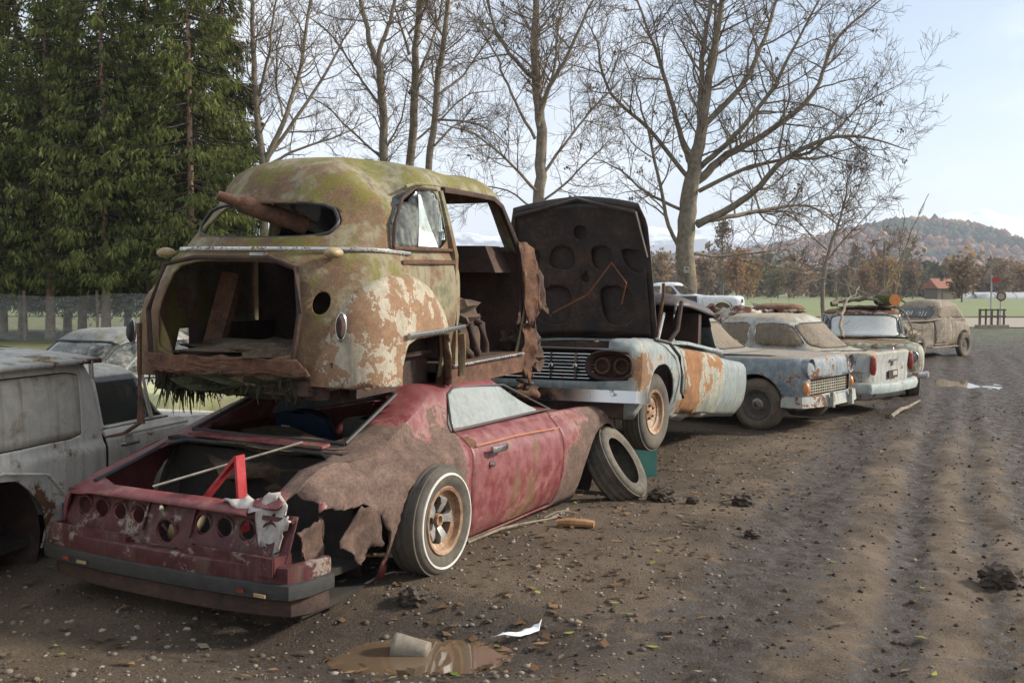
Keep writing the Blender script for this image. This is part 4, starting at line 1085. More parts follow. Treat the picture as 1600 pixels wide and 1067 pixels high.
    for an in (20, 160, 270): MB().tube([(0, 0, 0), (0, .18 * math.cos(R(an)), .18 * math.sin(R(an)))], .012, 6).build('spoke', M['black'], sw)
    MB().tube([(1.25, -.30, .93), (1.85, -.30, .66)], .03, 8).build('steering_column', M['black'], c)
    MB().box((1.80, 0, .80), (.28, 1.36, .22), ry=-8, taper=.8).build('dashboard', M['interior'], c)
    lump('leaf_litter', (-.28, -.1, .90), (.40, 1.1, .06), M['litter'], c, .5, 3, 2)
    lump('leaf_litter', (-.1, .1, .72), (.7, 1.1, .35), M['litter'], c, .5, 2, 6)
    # wheels
    w_ = wheel(c, (.04, -.91, .485), .318, .215, .19, (0, -1, 0), 'rally', 'tyre_side', 'rim_rust', True)
    wheel(c, (.03, .80, .49), .345, .235, .20, (0, 1, 0), 'rally', 'tyre', 'rim_rust')
    wheel(c, (2.86, -.96, .40), .325, .23, .21, (.05, -.86, .56), 'none', 'tyre')
    wheel(c, (2.74, .74, .50), .335, .23, .2, (0, 1, 0), 'plain', 'tyre')
    MB().sweep([(.60, -.90, .175), (1.2, -.93, .15), (1.95, -.95, .20)], sect(.012, .03, 8)).build('sill_trim', M['chrome_bad'], c)
    MB().tube([(-1.0, .22, .73), (-.50, -.40, .96)], .007, 6).build('prop_stick', M['grille_cream'], c)
    return c
red = red_coupe()
# loose things lying in and on the red coupe
def in_red(p): return red.matrix_world @ Vector(p)
bpy.context.view_layer.update()
M['redbar'] = patina('red_painted_bracket', (.30, .022, .026), rust=.12, gloss=.35, streak=.3)
t = root('red_bracket', 'bright red angled bracket standing in the open boot of the red coupe', 'bracket', in_red((0, 0, 0)), 63)
MB().sweep([(-.86, -.31, .52), (-.87, -.29, .93)], sect(.02, .07, 6, .3), up=(1, 0, 0)).build('upright', M['redbar'], t)
MB().sweep([(-.90, .04, .56), (-.875, -.285, .92)], sect(.02, .06, 6, .3), up=(1, 0, 0)).build('brace', M['redbar'], t)
def bottle():
    t = lump('plastic_canister', (0, 0, 0), (.24, .16, .12), rough_mat('yellowed_plastic', (.35, .26, .12), (.52, .42, .22), 9, .5, .2), None, .12, 1.5, 3)
    t.location = in_red((-.85, .12, .50)); t.rotation_euler = (.3, -.5, 1.0); tag(t, 'yellowed plastic canister lying in the open boot of the red coupe', 'canister')
bottle()
M['cloth'] = rough_mat('dirty_white_cloth', (.20, .17, .14), (.50, .46, .42), 7, .9, .4)
o = ragged_sheet('cloth_rag', [(-1.0, -.30, .70), (-.98, -.48, .76), (-1.0, -.66, .77), (-1.08, -.78, .70), (-1.13, -.72, .54), (-1.11, -.62, .50), (-1.11, -.55, .67), (-1.06, -.36, .71)], M['cloth'], None, 3, .008, .05)
o.matrix_world = red.matrix_world; tag(o, 'dirty white rag draped over the tail panel of the red coupe', 'rag')
for _p in ():
    pass
# ------------------------------------------------------------------ olive sedan body stacked on top
M['glass_thin'] = glass_mat('thin_dusty_glass', .08, (.40, .40, .36), (.92, .95, .94))
def stacked_sedan():
    c = root('stacked_sedan', 'moss-stained rusty old sedan body stacked on the red coupe, boot lid and door missing', 'car', (-1.66, 5.86, 1.135), 66, -1.0, 1.0)
    mt = patina('mossy_cream_paint', (.125, .118, .062), (.205, .19, .115), rust=.55, moss=.62, mosscol=((.06, .062, .012), (.20, .18, .03)), gloss=.65, streak=.9, primer=(.26, .22, .14), edge=.13, scale=1.25, soft=.045,
        rust_ramp=[(.25, (.05, .03, .02)), (.48, (.125, .075, .042)), (.62, (.19, .12, .065)), (.80, (.30, .18, .09))],
        spots=[(.05, -.1, .40, .80, .12), (.1, .6, .3, .5, .14), (1.5, -.5, 1.45, .8, -.10), (1.3, -.75, .65, .25, -.10), (.5, -.55, 1.3, .35, .05)])
    mf = patina('peeling_fender_paint', (.30, .265, .19), (.38, .34, .255), rust=.56, moss=.10, gloss=.6, streak=.5, primer=(.42, .36, .28), edge=.03, scale=1.5,
        rust_ramp=[(.25, (.10, .055, .032)), (.48, (.20, .115, .065)), (.62, (.27, .165, .095)), (.80, (.36, .22, .12))])
    bm = shell([L(.03, .05, 2.72, .72, (.35, .6), (.1, .1)), L(.25, -.02, 2.74, .755, (.34, .6), (.1, .1)), L(.50, .02, 2.74, .785, (.34, .6), (.1, .1)),
        L(.72, .09, 2.74, .78, (.40, .6), (.1, .15)), L(.80, .145, 2.74, .765, (.42, .62), (.1, .2)), L(.86, .215, 2.72, .745, (.46, .62), (.15, .3)), L(1.08, .37, 2.66, .70, (.52, .6), (.25, .45)), L(1.27, .52, 2.58, .655, (.50, .52), (.25, .45)),
        L(1.37, .63, 2.51, .60, (.42, .48), (.25, .45)), L(1.437, .78, 2.42, .48, (.38, .4), (.3, .38)), L(1.464, .95, 2.25, .28, (.2, .15), (.2, .15)), L(1.466, 1.2, 2.0, .0, (.1, .0), (.1, .0))],
        sub=[4, 4, 4, 2, 3, 6, 5, 4, 3, 2, 2], nA=15, nB=34, warp=warper(.010, 2.6, 3, [(.92, -.52, 1.36, .34, .04, .07, -.085), (.85, -.62, 1.25, .20, .03, .05, .02), (.50, .5, 1.2, .3, .03, -.03, -.02), (1.9, -.3, 1.5, .4, 0, 0, -.03)]))
    rear = lambda q: q.x < .75
    drop(bm, cut(bm, rnd([(-.45, .235), (.53, .235), (.555, .5), (.48, .76), (.30, .795), (-.24, .795), (-.42, .74), (-.49, .5)], 1, .16), 'x', rear))
    drop(bm, cut(bm, rnd([(-.45, .93), (.45, .93), (.52, 1.02), (.42, 1.145), (-.42, 1.145), (-.52, 1.02)], 2, .22), 'x', lambda q: q.x < .95 and q.z > .9))
    # windows and missing right door
    qw = rnd([(.64, .885), (1.36, .885), (1.36, 1.262), (1.08, 1.262), (.86, 1.18), (.71, 1.04)], 1, .15)
    dw = rnd([(1.46, .90), (2.44, .90), (2.48, 1.0), (2.36, 1.215), (2.24, 1.25), (1.46, 1.265)], 1, .1)
    gq = take(bm, cut(bm, qw, 'y', lambda q: q.y < -.3)); g1 = bobj('quarter_window', gq, M['glass'], c, .006)
    gl = take(bm, cut(bm, qw, 'y', lambda q: q.y > .3)); gl.free()
    gd = take(bm, cut(bm, dw, 'y', lambda q: q.y > .3)); bobj('door_window', gd, M['glass_thin'], c, .006)
    drop(bm, cut(bm, jag([(1.44, .12), (2.50, .10), (2.56, .5), (2.56, .88), (2.53, 1.0), (2.40, 1.225), (2.26, 1.268), (1.44, 1.275), (1.44, .12)], .006, .08, 4)[:-1], 'y', lambda q: q.y < -.3))
    drop(bm, cut(bm, [(-.56, .93), (.56, .93), (.48, 1.27), (-.48, 1.27)], 'x', lambda q: q.x > 2.2))
    drop(bm, cut(bm, [(-.8, -.1), (.8, -.1), (.8, .86), (-.8, .86)], 'x', lambda q: q.x > 2.66))
    drop(bm, cut(bm, jag([(-.1, -.2), (-.1, .10), (.35, .06), (.8, .08), (1.3, .05), (1.3, -.2), (-.1, -.2)], .018, .04, 5)[:-1], 'y', lambda q: q.y < 0))
    drop(bm, cut(bm, circ(-.585, .56, .045, 18, ry=.065), 'x', rear))
    for sg in (-1, 1):      # wheel cut-outs in the body sides behind the fenders
        drop(bm, cut(bm, [(.42, -.2), (.42, .2), (.50, .36), (1.2, .36), (1.26, .2), (1.26, -.2)], 'y', lambda q, sg=sg: q.y * sg > .3))
    bobj('body', bm, mt, c, .012)
    # rear fenders
    for sg in (-1, 1):
        cx_, rxr, rxf, rz = .72, .66, .58, .74
        def fn(u, v, sg=sg):
            th = PI * (1 - u); co = math.cos(th); si = math.sin(th)
            rx = rxr if co < 0 else rxf; k = 1 - v * .93
            x = cx_ + co * rx * k - (.10 * si * k if co < 0 else 0); z = max(-.02, .0 + si**.85 * rz * k + .05 * (1 - k))
            q_ = min(1, max(0, (.37 - x) / .35)); y0_ = .785 - .6 + .6 * math.sqrt(max(0, 1 - q_ * q_)) - .03
            yo_ = .935 - .12 * max(0, (.34 - x) / .34)**2
            y = y0_ + (yo_ - y0_) * math.sin(v * PI / 2)**.40
            return (x, sg * y, z)
        fb = MB().sheet(fn, 40, 14)
        # lower skirt: extend the outer skin down to the sill line
        b2 = bmesh.new(); me_ = bpy.data.meshes.new('tmp'); me_.from_pydata(fb.V, [], fb.F); b2.from_mesh(me_); bpy.data.meshes.remove(me_)
        bmesh.ops.remove_doubles(b2, verts=b2.verts, dist=.001)
        f_ = lambda q: True
        drop(b2, cut(b2, jag([(-.2, -.3), (.9, -.3), (.9, .09), (.5, .085), (-.2, .10), (-.2, -.3)], .006, .05, 3)[:-1], 'y', f_))
        drop(b2, cut(b2, rnd([(.45, -.3), (.455, .18), (.52, .31), (.62, .345), (1.17, .345), (1.245, .27), (1.26, -.3)], 1, .1), 'y', f_))
        for v in b2.verts:
            v.co += mnoise.noise_vector(v.co * 3 + Vector((sg, 4, 0))) * .010
            if v.co.z < .3 and v.co.x < .62: v.co.z += .0
        fd = bobj('rear_fender', b2, mf if sg < 0 else mt, c, .012)
        if sg < 0: fd['label'] = 'right rear fender with peeling cream paint over brown rust'
        # tail lamp
        yy = sg * .845
        tl = MB().lathe([(.001, -.035), (.022, -.032), (.033, -.012), (.036, .01)], 20, 'x', (.05, 0, 0)); tl.V = [(x - .25 * z, y * .8, z * 2.0) for x, y, z in tl.V]
        lampo = tl.build('tail_lamp', M['black'] if sg > 0 else M['rust_dark'], fd, loc=(.115, yy, .36) if sg > 0 else (.055, -.745, .44), rot=(0, 10, -sg * 12))
        rg_ = torus((.05, 0, 0), .036, .006, 'x', 24, 6); rg_.V = [(x - .25 * z, y * .8, z * 2.0) for x, y, z in rg_.V]
        rg_.build('lamp_rim', M['chrome'], lampo)
        MB().sweep([(.50, sg * .938, .368), (.90, sg * .948, .376), (1.28, sg * .905, .384)], sect(.02, .032, 8)).build('chrome_strip', M['chrome'], fd)
        MB().sweep([(1.25, sg * .90, .34), (1.27, sg * .895, .2), (1.275, sg * .885, .06)], sect(.05, .03, 8)).build('arch_edge', mt, fd)
    # belt moulding around the tail
    pts = []
    for k in range(33):
        a = -1 + 2 * k / 32; y = .775 * math.copysign(abs(a)**.62, a) if abs(a) > .0 else 0
        pts.append((y,))
    o_ = outline(L(.86, .20, 2.72, .755, (.46, .62), (.15, .3)), 15, 34)
    half = [tuple(p) for p in o_ if p[0] < .85]
    path = [(p[0] - .006, p[1] + .004, .865 - .03 * max(0, (p[0] - .45))) for p in half][::-1] + [(p[0] - .006, -p[1] - .004, .865 - .05 * max(0, (p[0] - .45))) for p in half[1:]]
    MB().sweep(path, sect(.016, .026, 8)).build('belt_moulding', M['bm'], c)
    for y, z in ((-.60, .842), (.62, .84)):
        lump('marker_lamp', (.235, y, z), (.13, .10, .065), M['amber_dull'], c, .06, 1.0, 2)
    MB().box((.185, -.12, .83), (.05, .10, .022)).build('boot_handle', M['rim_grey'], c)
    # boot frame, floor, inside
    MB().tube([(.02, .55, .22), (.03, .575, .5), (.09, .50, .77), (.12, .30, .81), (.125, -.24, .81), (.10, -.44, .755), (.03, -.51, .5), (.02, -.47, .22)], .016, 6).build('boot_frame', M['rust_dark'], c)
    fl = MB(); fl.box((.75, 0, .215), (1.3, 1.36, .03)); fl.box((2.0, 0, .10), (1.45, 1.40, .05)); fl.box((2.66, 0, .50), (.04, 1.4, .78)); fl.box((1.28, .25, .5), (.04, .9, .55)); fl.box((.1, 0, .09), (.1, 1.1, .10)); fl.box((1.27, 0, .5), (.03, 1.44, .66)); fl.box((.80, 0, .83), (.9, 1.2, .02)); fl.box((.86, -.60, .19), (.86, .05, .40)); fl.box((.86, .60, .19), (.86, .05, .40)); fl.build('floor_pan', M['rust_dark'], c, smooth=False)  # back wall and parcel shelf added to keep light out of the boot
    MB().box((2.45, 0, .83), (.30, 1.3, .20), taper=.85).build('dashboard', M['rust_dark'], c)
    lump('leaf_litter', (.40, 0, .25), (.75, 1.0, .13), M['litter'], c, .6, 3, 3)
    MB().box((.5, .42, .45), (.05, .14, .55), ry=14, rx=8).build('inner_strut', M['rust'], c)
    lf = MB()
    for y in (-.42, .42): lf.box((1.45, y, .0), (1.9, .09, .10))
    lf.box((.15, 0, .05), (.08, 1.2, .07)); lf.build('chassis_rail', M['rust_dark'], c)
    # rocker with running strip
    rk = MB(); rk.box((1.95, -.735, .05), (1.30, .10, .15)); rk.build('rocker', M['rust'], c, smooth=False)
    MB().sweep([(1.34, -.80, .115), (2.50, -.80, .115)], sect(.02, .02, 6)).build('sill_strip', M['bm'], c)
    # B pillar and door frame
    MB().sweep([(1.40, -.765, .12), (1.40, -.79, .5), (1.40, -.765, .84), (1.405, -.70, 1.08), (1.405, -.645, 1.265)], sect(.05, .055, 8)).build('door_pillar', mt, c)
    MB().sweep([(1.44, -.655, 1.28), (1.8, -.65, 1.282), (2.24, -.645, 1.275), (2.40, -.645, 1.225), (2.54, -.69, 1.0), (2.57, -.735, .86), (2.58, -.77, .5), (2.55, -.76, .12)], sect(.045, .04, 8)).build('door_frame', M['rust_dark'], c)
    MB().tube([(.63, -.757, .883), (.71, -.722, 1.04), (.86, -.68, 1.185), (1.08, -.652, 1.27), (1.37, -.645, 1.27)], .012, 6).build('window_frame', M['rust_dark'], c)
    MB().sweep([(.62, -.765, .878), (1.38, -.762, .878)], sect(.02, .02, 6)).build('window_sill', M['rust'], c)
    for sg in (-1, 1): MB().tube([(.95, sg * .655, 1.265), (1.1, sg * .64, 1.297), (1.35, sg * .632, 1.306), (1.8, sg * .63, 1.308), (2.22, sg * .63, 1.30), (2.42, sg * .635, 1.245)], .012, 6).build('rain_gutter', mt, c)
    rp_ = rnd([(-.45, .93), (.45, .93), (.52, 1.02), (.42, 1.145), (-.42, 1.145), (-.52, 1.02)], 2, .22)
    MB().tube([(.255 + .62 * (z - .86) + .30 * max(0, abs(y) - .22)**1.5 * 1.6, y, z) for y, z in rp_ + rp_[:1]], .011, 6).build('rear_window_seal', M['black'], c)
    MB().sweep([(.70, -.782, .795), (1.0, -.787, .80), (1.385, -.787, .80)], sect(.008, .028, 6)).build('side_crease', M['rust'], c)
    # torn remains of the front wing beside the door opening
    for k, (a, m) in enumerate(zip([[(2.52, -.74, .98), (2.66, -.83, .90), (2.70, -.86, .55), (2.62, -.84, .30), (2.55, -.80, .35), (2.53, -.78, .7)], [(2.66, -.80, .92), (2.80, -.84, .62), (2.86, -.86, .38), (2.74, -.84, .45), (2.68, -.82, .62)],
            [(2.54, -.78, .34), (2.66, -.84, .36), (2.64, -.84, .10), (2.57, -.82, -.12), (2.50, -.78, -.02)], [(2.62, -.70, .42), (2.90, -.72, .34), (2.96, -.74, .20), (2.74, -.72, .14), (2.60, -.70, .2)]], ('rust', 'rust_dark', 'rust', 'rust_dark'))):
        ragged_sheet('torn_wing', a, M[m], c, 11 + k, .006, .032)
    for k in range(2): lump('mud_clump', (2.72 + .14 * k, -.66, .20 - .14 * k), (.30, .24, .22), M['mudlump'], c, .7, 2.2, 8 + k)
    sp_ = []
    for k in range(73):
        t_ = k / 72; an = t_ * 2 * PI * 5.5; sp_.append((2.86 + .062 * math.cos(an), -.66 + .062 * math.sin(an), .14 - .34 * t_))
    MB().tube(sp_, .013, 6).build('coil_spring', M['rust'], c)
    lump('spring_seat', (2.86, -.66, -.24), (.26, .22, .12), M['rust'], c, .5, 2, 5)
    # engine block visible in the doorway
    en = MB(); en.box((1.80, -.50, .30), (.55, .30, .26), rz=4); en.box((1.80, -.50, .47), (.50, .22, .10)); en.build('engine_block', M['mudlump'], c)
    lump('engine_grime', (1.75, -.52, .42), (.62, .36, .28), M['mudlump'], c, .55, 3.0, 14)
    for k in range(3): MB().tube([(1.58 + .18 * k, -.62, .40), (1.58 + .18 * k, -.71, .36), (1.60 + .18 * k, -.73, .22), (1.72 + .12 * k, -.73, .16)], .030, 10).build('manifold_pipe', M['rust_dark'], c)
    # hanging strap at the left rear corner
    MB().sweep([(-.02, .60, .42), (-.03, .595, .0), (-.03, .59, -.18)], sect(.022, .055, 6, .3)).build('hanging_strap', M['rust'], c)
    MB().sweep([(-.03, .59, -.17), (-.05, .70, -.24), (-.07, .82, -.27)], sect(.05, .016, 6, .3)).build('hanging_strap', M['rust'], c)
    # ragged lower edge and moss hanging below the boot
    ragged_sheet('rust_apron', [(-.03, .52, .25), (-.035, 0, .25), (-.02, -.52, .24), (.0, -.60, .15), (-.02, -.3, .165), (-.035, 0, .17), (-.035, .3, .16), (-.03, .50, .15)], M['rust'], c, 21, .008, .022)
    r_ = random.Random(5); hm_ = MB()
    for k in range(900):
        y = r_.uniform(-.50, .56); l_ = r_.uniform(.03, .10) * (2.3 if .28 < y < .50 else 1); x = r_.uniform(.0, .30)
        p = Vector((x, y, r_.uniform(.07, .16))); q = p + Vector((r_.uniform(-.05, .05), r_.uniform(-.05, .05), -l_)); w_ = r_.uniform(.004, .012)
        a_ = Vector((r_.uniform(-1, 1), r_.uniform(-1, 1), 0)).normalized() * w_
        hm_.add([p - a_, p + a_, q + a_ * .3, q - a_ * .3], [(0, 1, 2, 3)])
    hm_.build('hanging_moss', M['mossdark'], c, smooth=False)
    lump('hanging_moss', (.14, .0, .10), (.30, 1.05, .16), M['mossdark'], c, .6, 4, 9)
    lump('roof_moss', (.30, .40, .80), (.10, .14, .05), M['moss'], c, .5, 3, 9)
    return c
M['bm'] = chrome_mat('dull_belt_chrome', .55)
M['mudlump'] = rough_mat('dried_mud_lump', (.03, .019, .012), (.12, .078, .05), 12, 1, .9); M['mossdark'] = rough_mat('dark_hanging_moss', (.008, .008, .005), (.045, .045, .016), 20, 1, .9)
sed = stacked_sedan()
bpy.context.view_layer.update()
o = MB().lathe([(.001, -.0), (.030, 0), (.032, .12), (.056, .15), (.058, .56), (.001, .58)], 20, 'z').build('rusty_muffler', M['rust'])
_A = Vector((.27, .25, 1.185)); _B = Vector((.72, -.16, .99)); o.matrix_world = sed.matrix_world @ Matrix.Translation(_A) @ (_B - _A).to_track_quat('Z', 'Y').to_matrix().to_4x4(); tag(o, 'rusty cylindrical muffler poking out of the rear window opening', 'muffler')
o = MB().add([(0, 0, 0), (.26, .0, .0), (.20, .012, .16), (.155, .02, .335), (.13, .02, .34), (.07, .01, .15)], [(0, 1, 2, 5), (5, 2, 3, 4)]).build('paper_sheet', M['paper'])
o.matrix_world = sed.matrix_world @ Matrix.Translation((.96, -.742, .895)) @ Matrix.Rotation(R(-9), 4, 'X'); tag(o, 'folded white paper behind the quarter window of the stacked sedan', 'paper')
# ------------------------------------------------------------------ the other wrecks
def seal(gbm, m, parent, r=.011, name='window_seal'):
    mb = MB()
    for e in gbm.edges:
        if e.is_boundary: mb.tube([e.verts[0].co, e.verts[1].co], r, 5)
    return mb.build(name, m, parent)
def gencar(c, S, mt, mats, seed=0, doors=(), holes=(), arch=True, warp=.008, dents=(), inner=True, roofm=None, hood=None, boot=None, sidewin=None):
    """ordinary three-box shell. S: xr,xf,w,wb,sill,belt,hood,trunk,cab,roof,zr,wt,R"""
    g = S.get; xr, xf, w = S['xr'], S['xf'], S['w']; sill = g('sill', .22); belt = S['belt']; hz, tz = S['hood'], S['trunk']; cr, cf = S['cab']; rr, rf = S['roof']; zr, wt = S['zr'], S['wt']
    zb = g('zb', belt + .06); fin = g('fin', 0); rad = g('rad', (.18, .45)); frad = g('frad', (.25, .5)); cb = g('cbr', (.3, .5))
    lv = [L(sill, xr + .06, xf - .06, w * .91, rad, frad), L(sill + (belt - sill) * .35, xr, xf, w * .985, rad, frad), L(sill + (belt - sill) * .72, xr, xf, w, rad, frad),
          L([(xr, tz - .05 + fin), (cr, belt), (cf, belt), (xf, hz - .07)], xr + .01 - .04 * bool(fin), xf - .02, w * .96, rad, frad),
          L([(xr, tz - .01 + fin * .9), (cr, belt + .035), (cf, belt + .035), (xf, hz - .02)], xr + .04, xf - .06, w * .90, rad, frad),
          L([(xr, tz), (cr, zb - .02), (cf, zb - .01), (xf, hz)], xr + .12, xf - .16, w * .80, rad, frad),
          L(zb, cr, cf, w * .86, cb, cb), L(zr - .12, rr, rf, wt, cb, cb), L(zr - .05, rr + .08, rf - .08, wt * .86, cb, cb), L(zr - .01, rr + .25, rf - .25, wt * .5, (.2, .2), (.2, .2)), L(zr, rr + .4, rf - .4, .0, (.1, 0), (.1, 0))]
    bm = shell(lv, [3, 4, 3, 2, 2, 5, 6, 2, 2, 2], 9, 30, warper(warp, 2.3, seed, dents))
    z0, z1 = zb + .045, zr - .135
    def sx(z, e, f): return e + (f - e) * (z - zb) / (zr - .12 - zb)
    if sidewin is None: sidewin = [(.10, .47), (.53, .90)]
    for sg in (-1, 1):
        fl_ = lambda q, sg=sg: q.y * sg > .25 and q.z > belt
        for a, b in sidewin:
            A = lambda t, z: sx(z, cr, rr) + (sx(z, cf, rf) - sx(z, cr, rr)) * t
            poly = rnd([(A(a, z0), z0), (A(b, z0), z0), (A(b, z1), z1), (A(a, z1), z1)], 2, .14)
            fs = cut(bm, poly, 'y', fl_)
            if mats.get('side'):
                tb_ = take(bm, fs); sl_ = seal(tb_, mats.get('trim', M['chrome_bad']), c); sl_.parent = bobj('side_window', tb_, mats['side'], c, .005)
            else: drop(bm, fs)
    for nm, f_, key in (('windscreen', lambda q: q.x > (rr + rf) / 2 + .1 and q.z > zb - .01, 'front'), ('rear_window', lambda q: q.x < (rr + rf) / 2 - .1 and q.z > zb - .01, 'rear')):
        wb_, wt_ = w * .86 - .10, wt - .10
        fs = cut(bm, rnd([(-wb_, z0 - .01), (wb_, z0 - .01), (wt_, z1), (-wt_, z1)], 2, .12), 'x', f_)
        if mats.get(key):
            tb_ = take(bm, fs); sl_ = seal(tb_, M['black'], c, .013); sl_.parent = bobj(nm, tb_, mats[key], c, .005)
        else: drop(bm, fs)
    Rw = g('R', .32); ax = g('ar', Rw + .06)
    if arch:
        for sg in (-1, 1):
            for xx in (0, S['wb']): drop(bm, cut(bm, circ(xx, g('az', Rw), ax, 26, -30, 210), 'y', lambda q, sg=sg: q.y * sg > .35 and q.z < belt - .02))
    parts = {}
    for sg in (-1, 1):
        for k, (a, b) in enumerate(doors):
            pb = panel(bm, [(a, sill + .04), (b, sill + .04), (b, belt + .03), (a, belt + .03)], 'y', lambda q, sg=sg: q.y * sg > .35 and q.z < belt + .06, .006)
            d = bobj('door', pb, mt, c, .01); parts['door', sg, k] = d
            MB().sweep([(a + .06, sg * (w + .012), belt - .10), (a + .18, sg * (w + .022), belt - .10)], sect(.018, .022, 8)).build('handle', M['chrome_bad'], d)
    if hood:
        pb = panel(bm, [(cf + .06, -w * .74), (xf - .14, -w * .66), (xf - .14, w * .66), (cf + .06, w * .74)], 'z', lambda q: q.z > hz - .12 and q.x > cf, .007); parts['hood'] = bobj('bonnet', pb, hood, c, .01)
    if boot:
        pb = panel(bm, [(cr - .06, -w * .70), (xr + .10, -w * .64), (xr + .10, w * .64), (cr - .06, w * .70)], 'z', lambda q: q.z > tz - .14 and q.x < cr, .007); parts['boot'] = bobj('boot_lid', pb, boot, c, .01)
    if roofm:
        pb = take(bm, [f for f in bm.faces if f.calc_center_median().z > zr - .115]); parts['roof'] = bobj('roof', pb, roofm, c, .01)
    for h in holes: drop(bm, cut(bm, *h))
    parts['body'] = bobj('body', bm, mt, c, .01)
    if inner:
        fl = MB(); fl.box(((xr + xf) / 2, 0, sill + .03), (xf - xr - .4, w * 1.6, .04)); fl.box((cf + .02, 0, (sill + belt) / 2), (.04, w * 1.6, belt - sill - .06)); fl.box((cr + .25, 0, (sill + belt) / 2), (.12, w * 1.5, belt - sill - .1))
        fl.box((cf - .75, 0, (sill + belt) / 2 - .04), (.14, w * 1.4, belt - sill - .1)); fl.build('floor_pan', M['interior'], c, smooth=False)
    return parts
def headlamp(c, p, r, axis='x', depth=.06, ring='chrome', lens='lamp_glass', parent=None):
    h = MB().lathe([(.001, depth * .6), (r * .6, depth * .5), (r * .92, depth * .2), (r * .95, 0)], 24, 'x', p).build('headlamp', M[lens], parent or c)
    MB().lathe([(r * .92, depth * .35), (r * 1.0, depth * .75), (r * 1.12, depth * .5), (r * 1.15, -depth * 1.5)], 24, 'x', p).build('lamp_rim', M[ring], h)
    return h
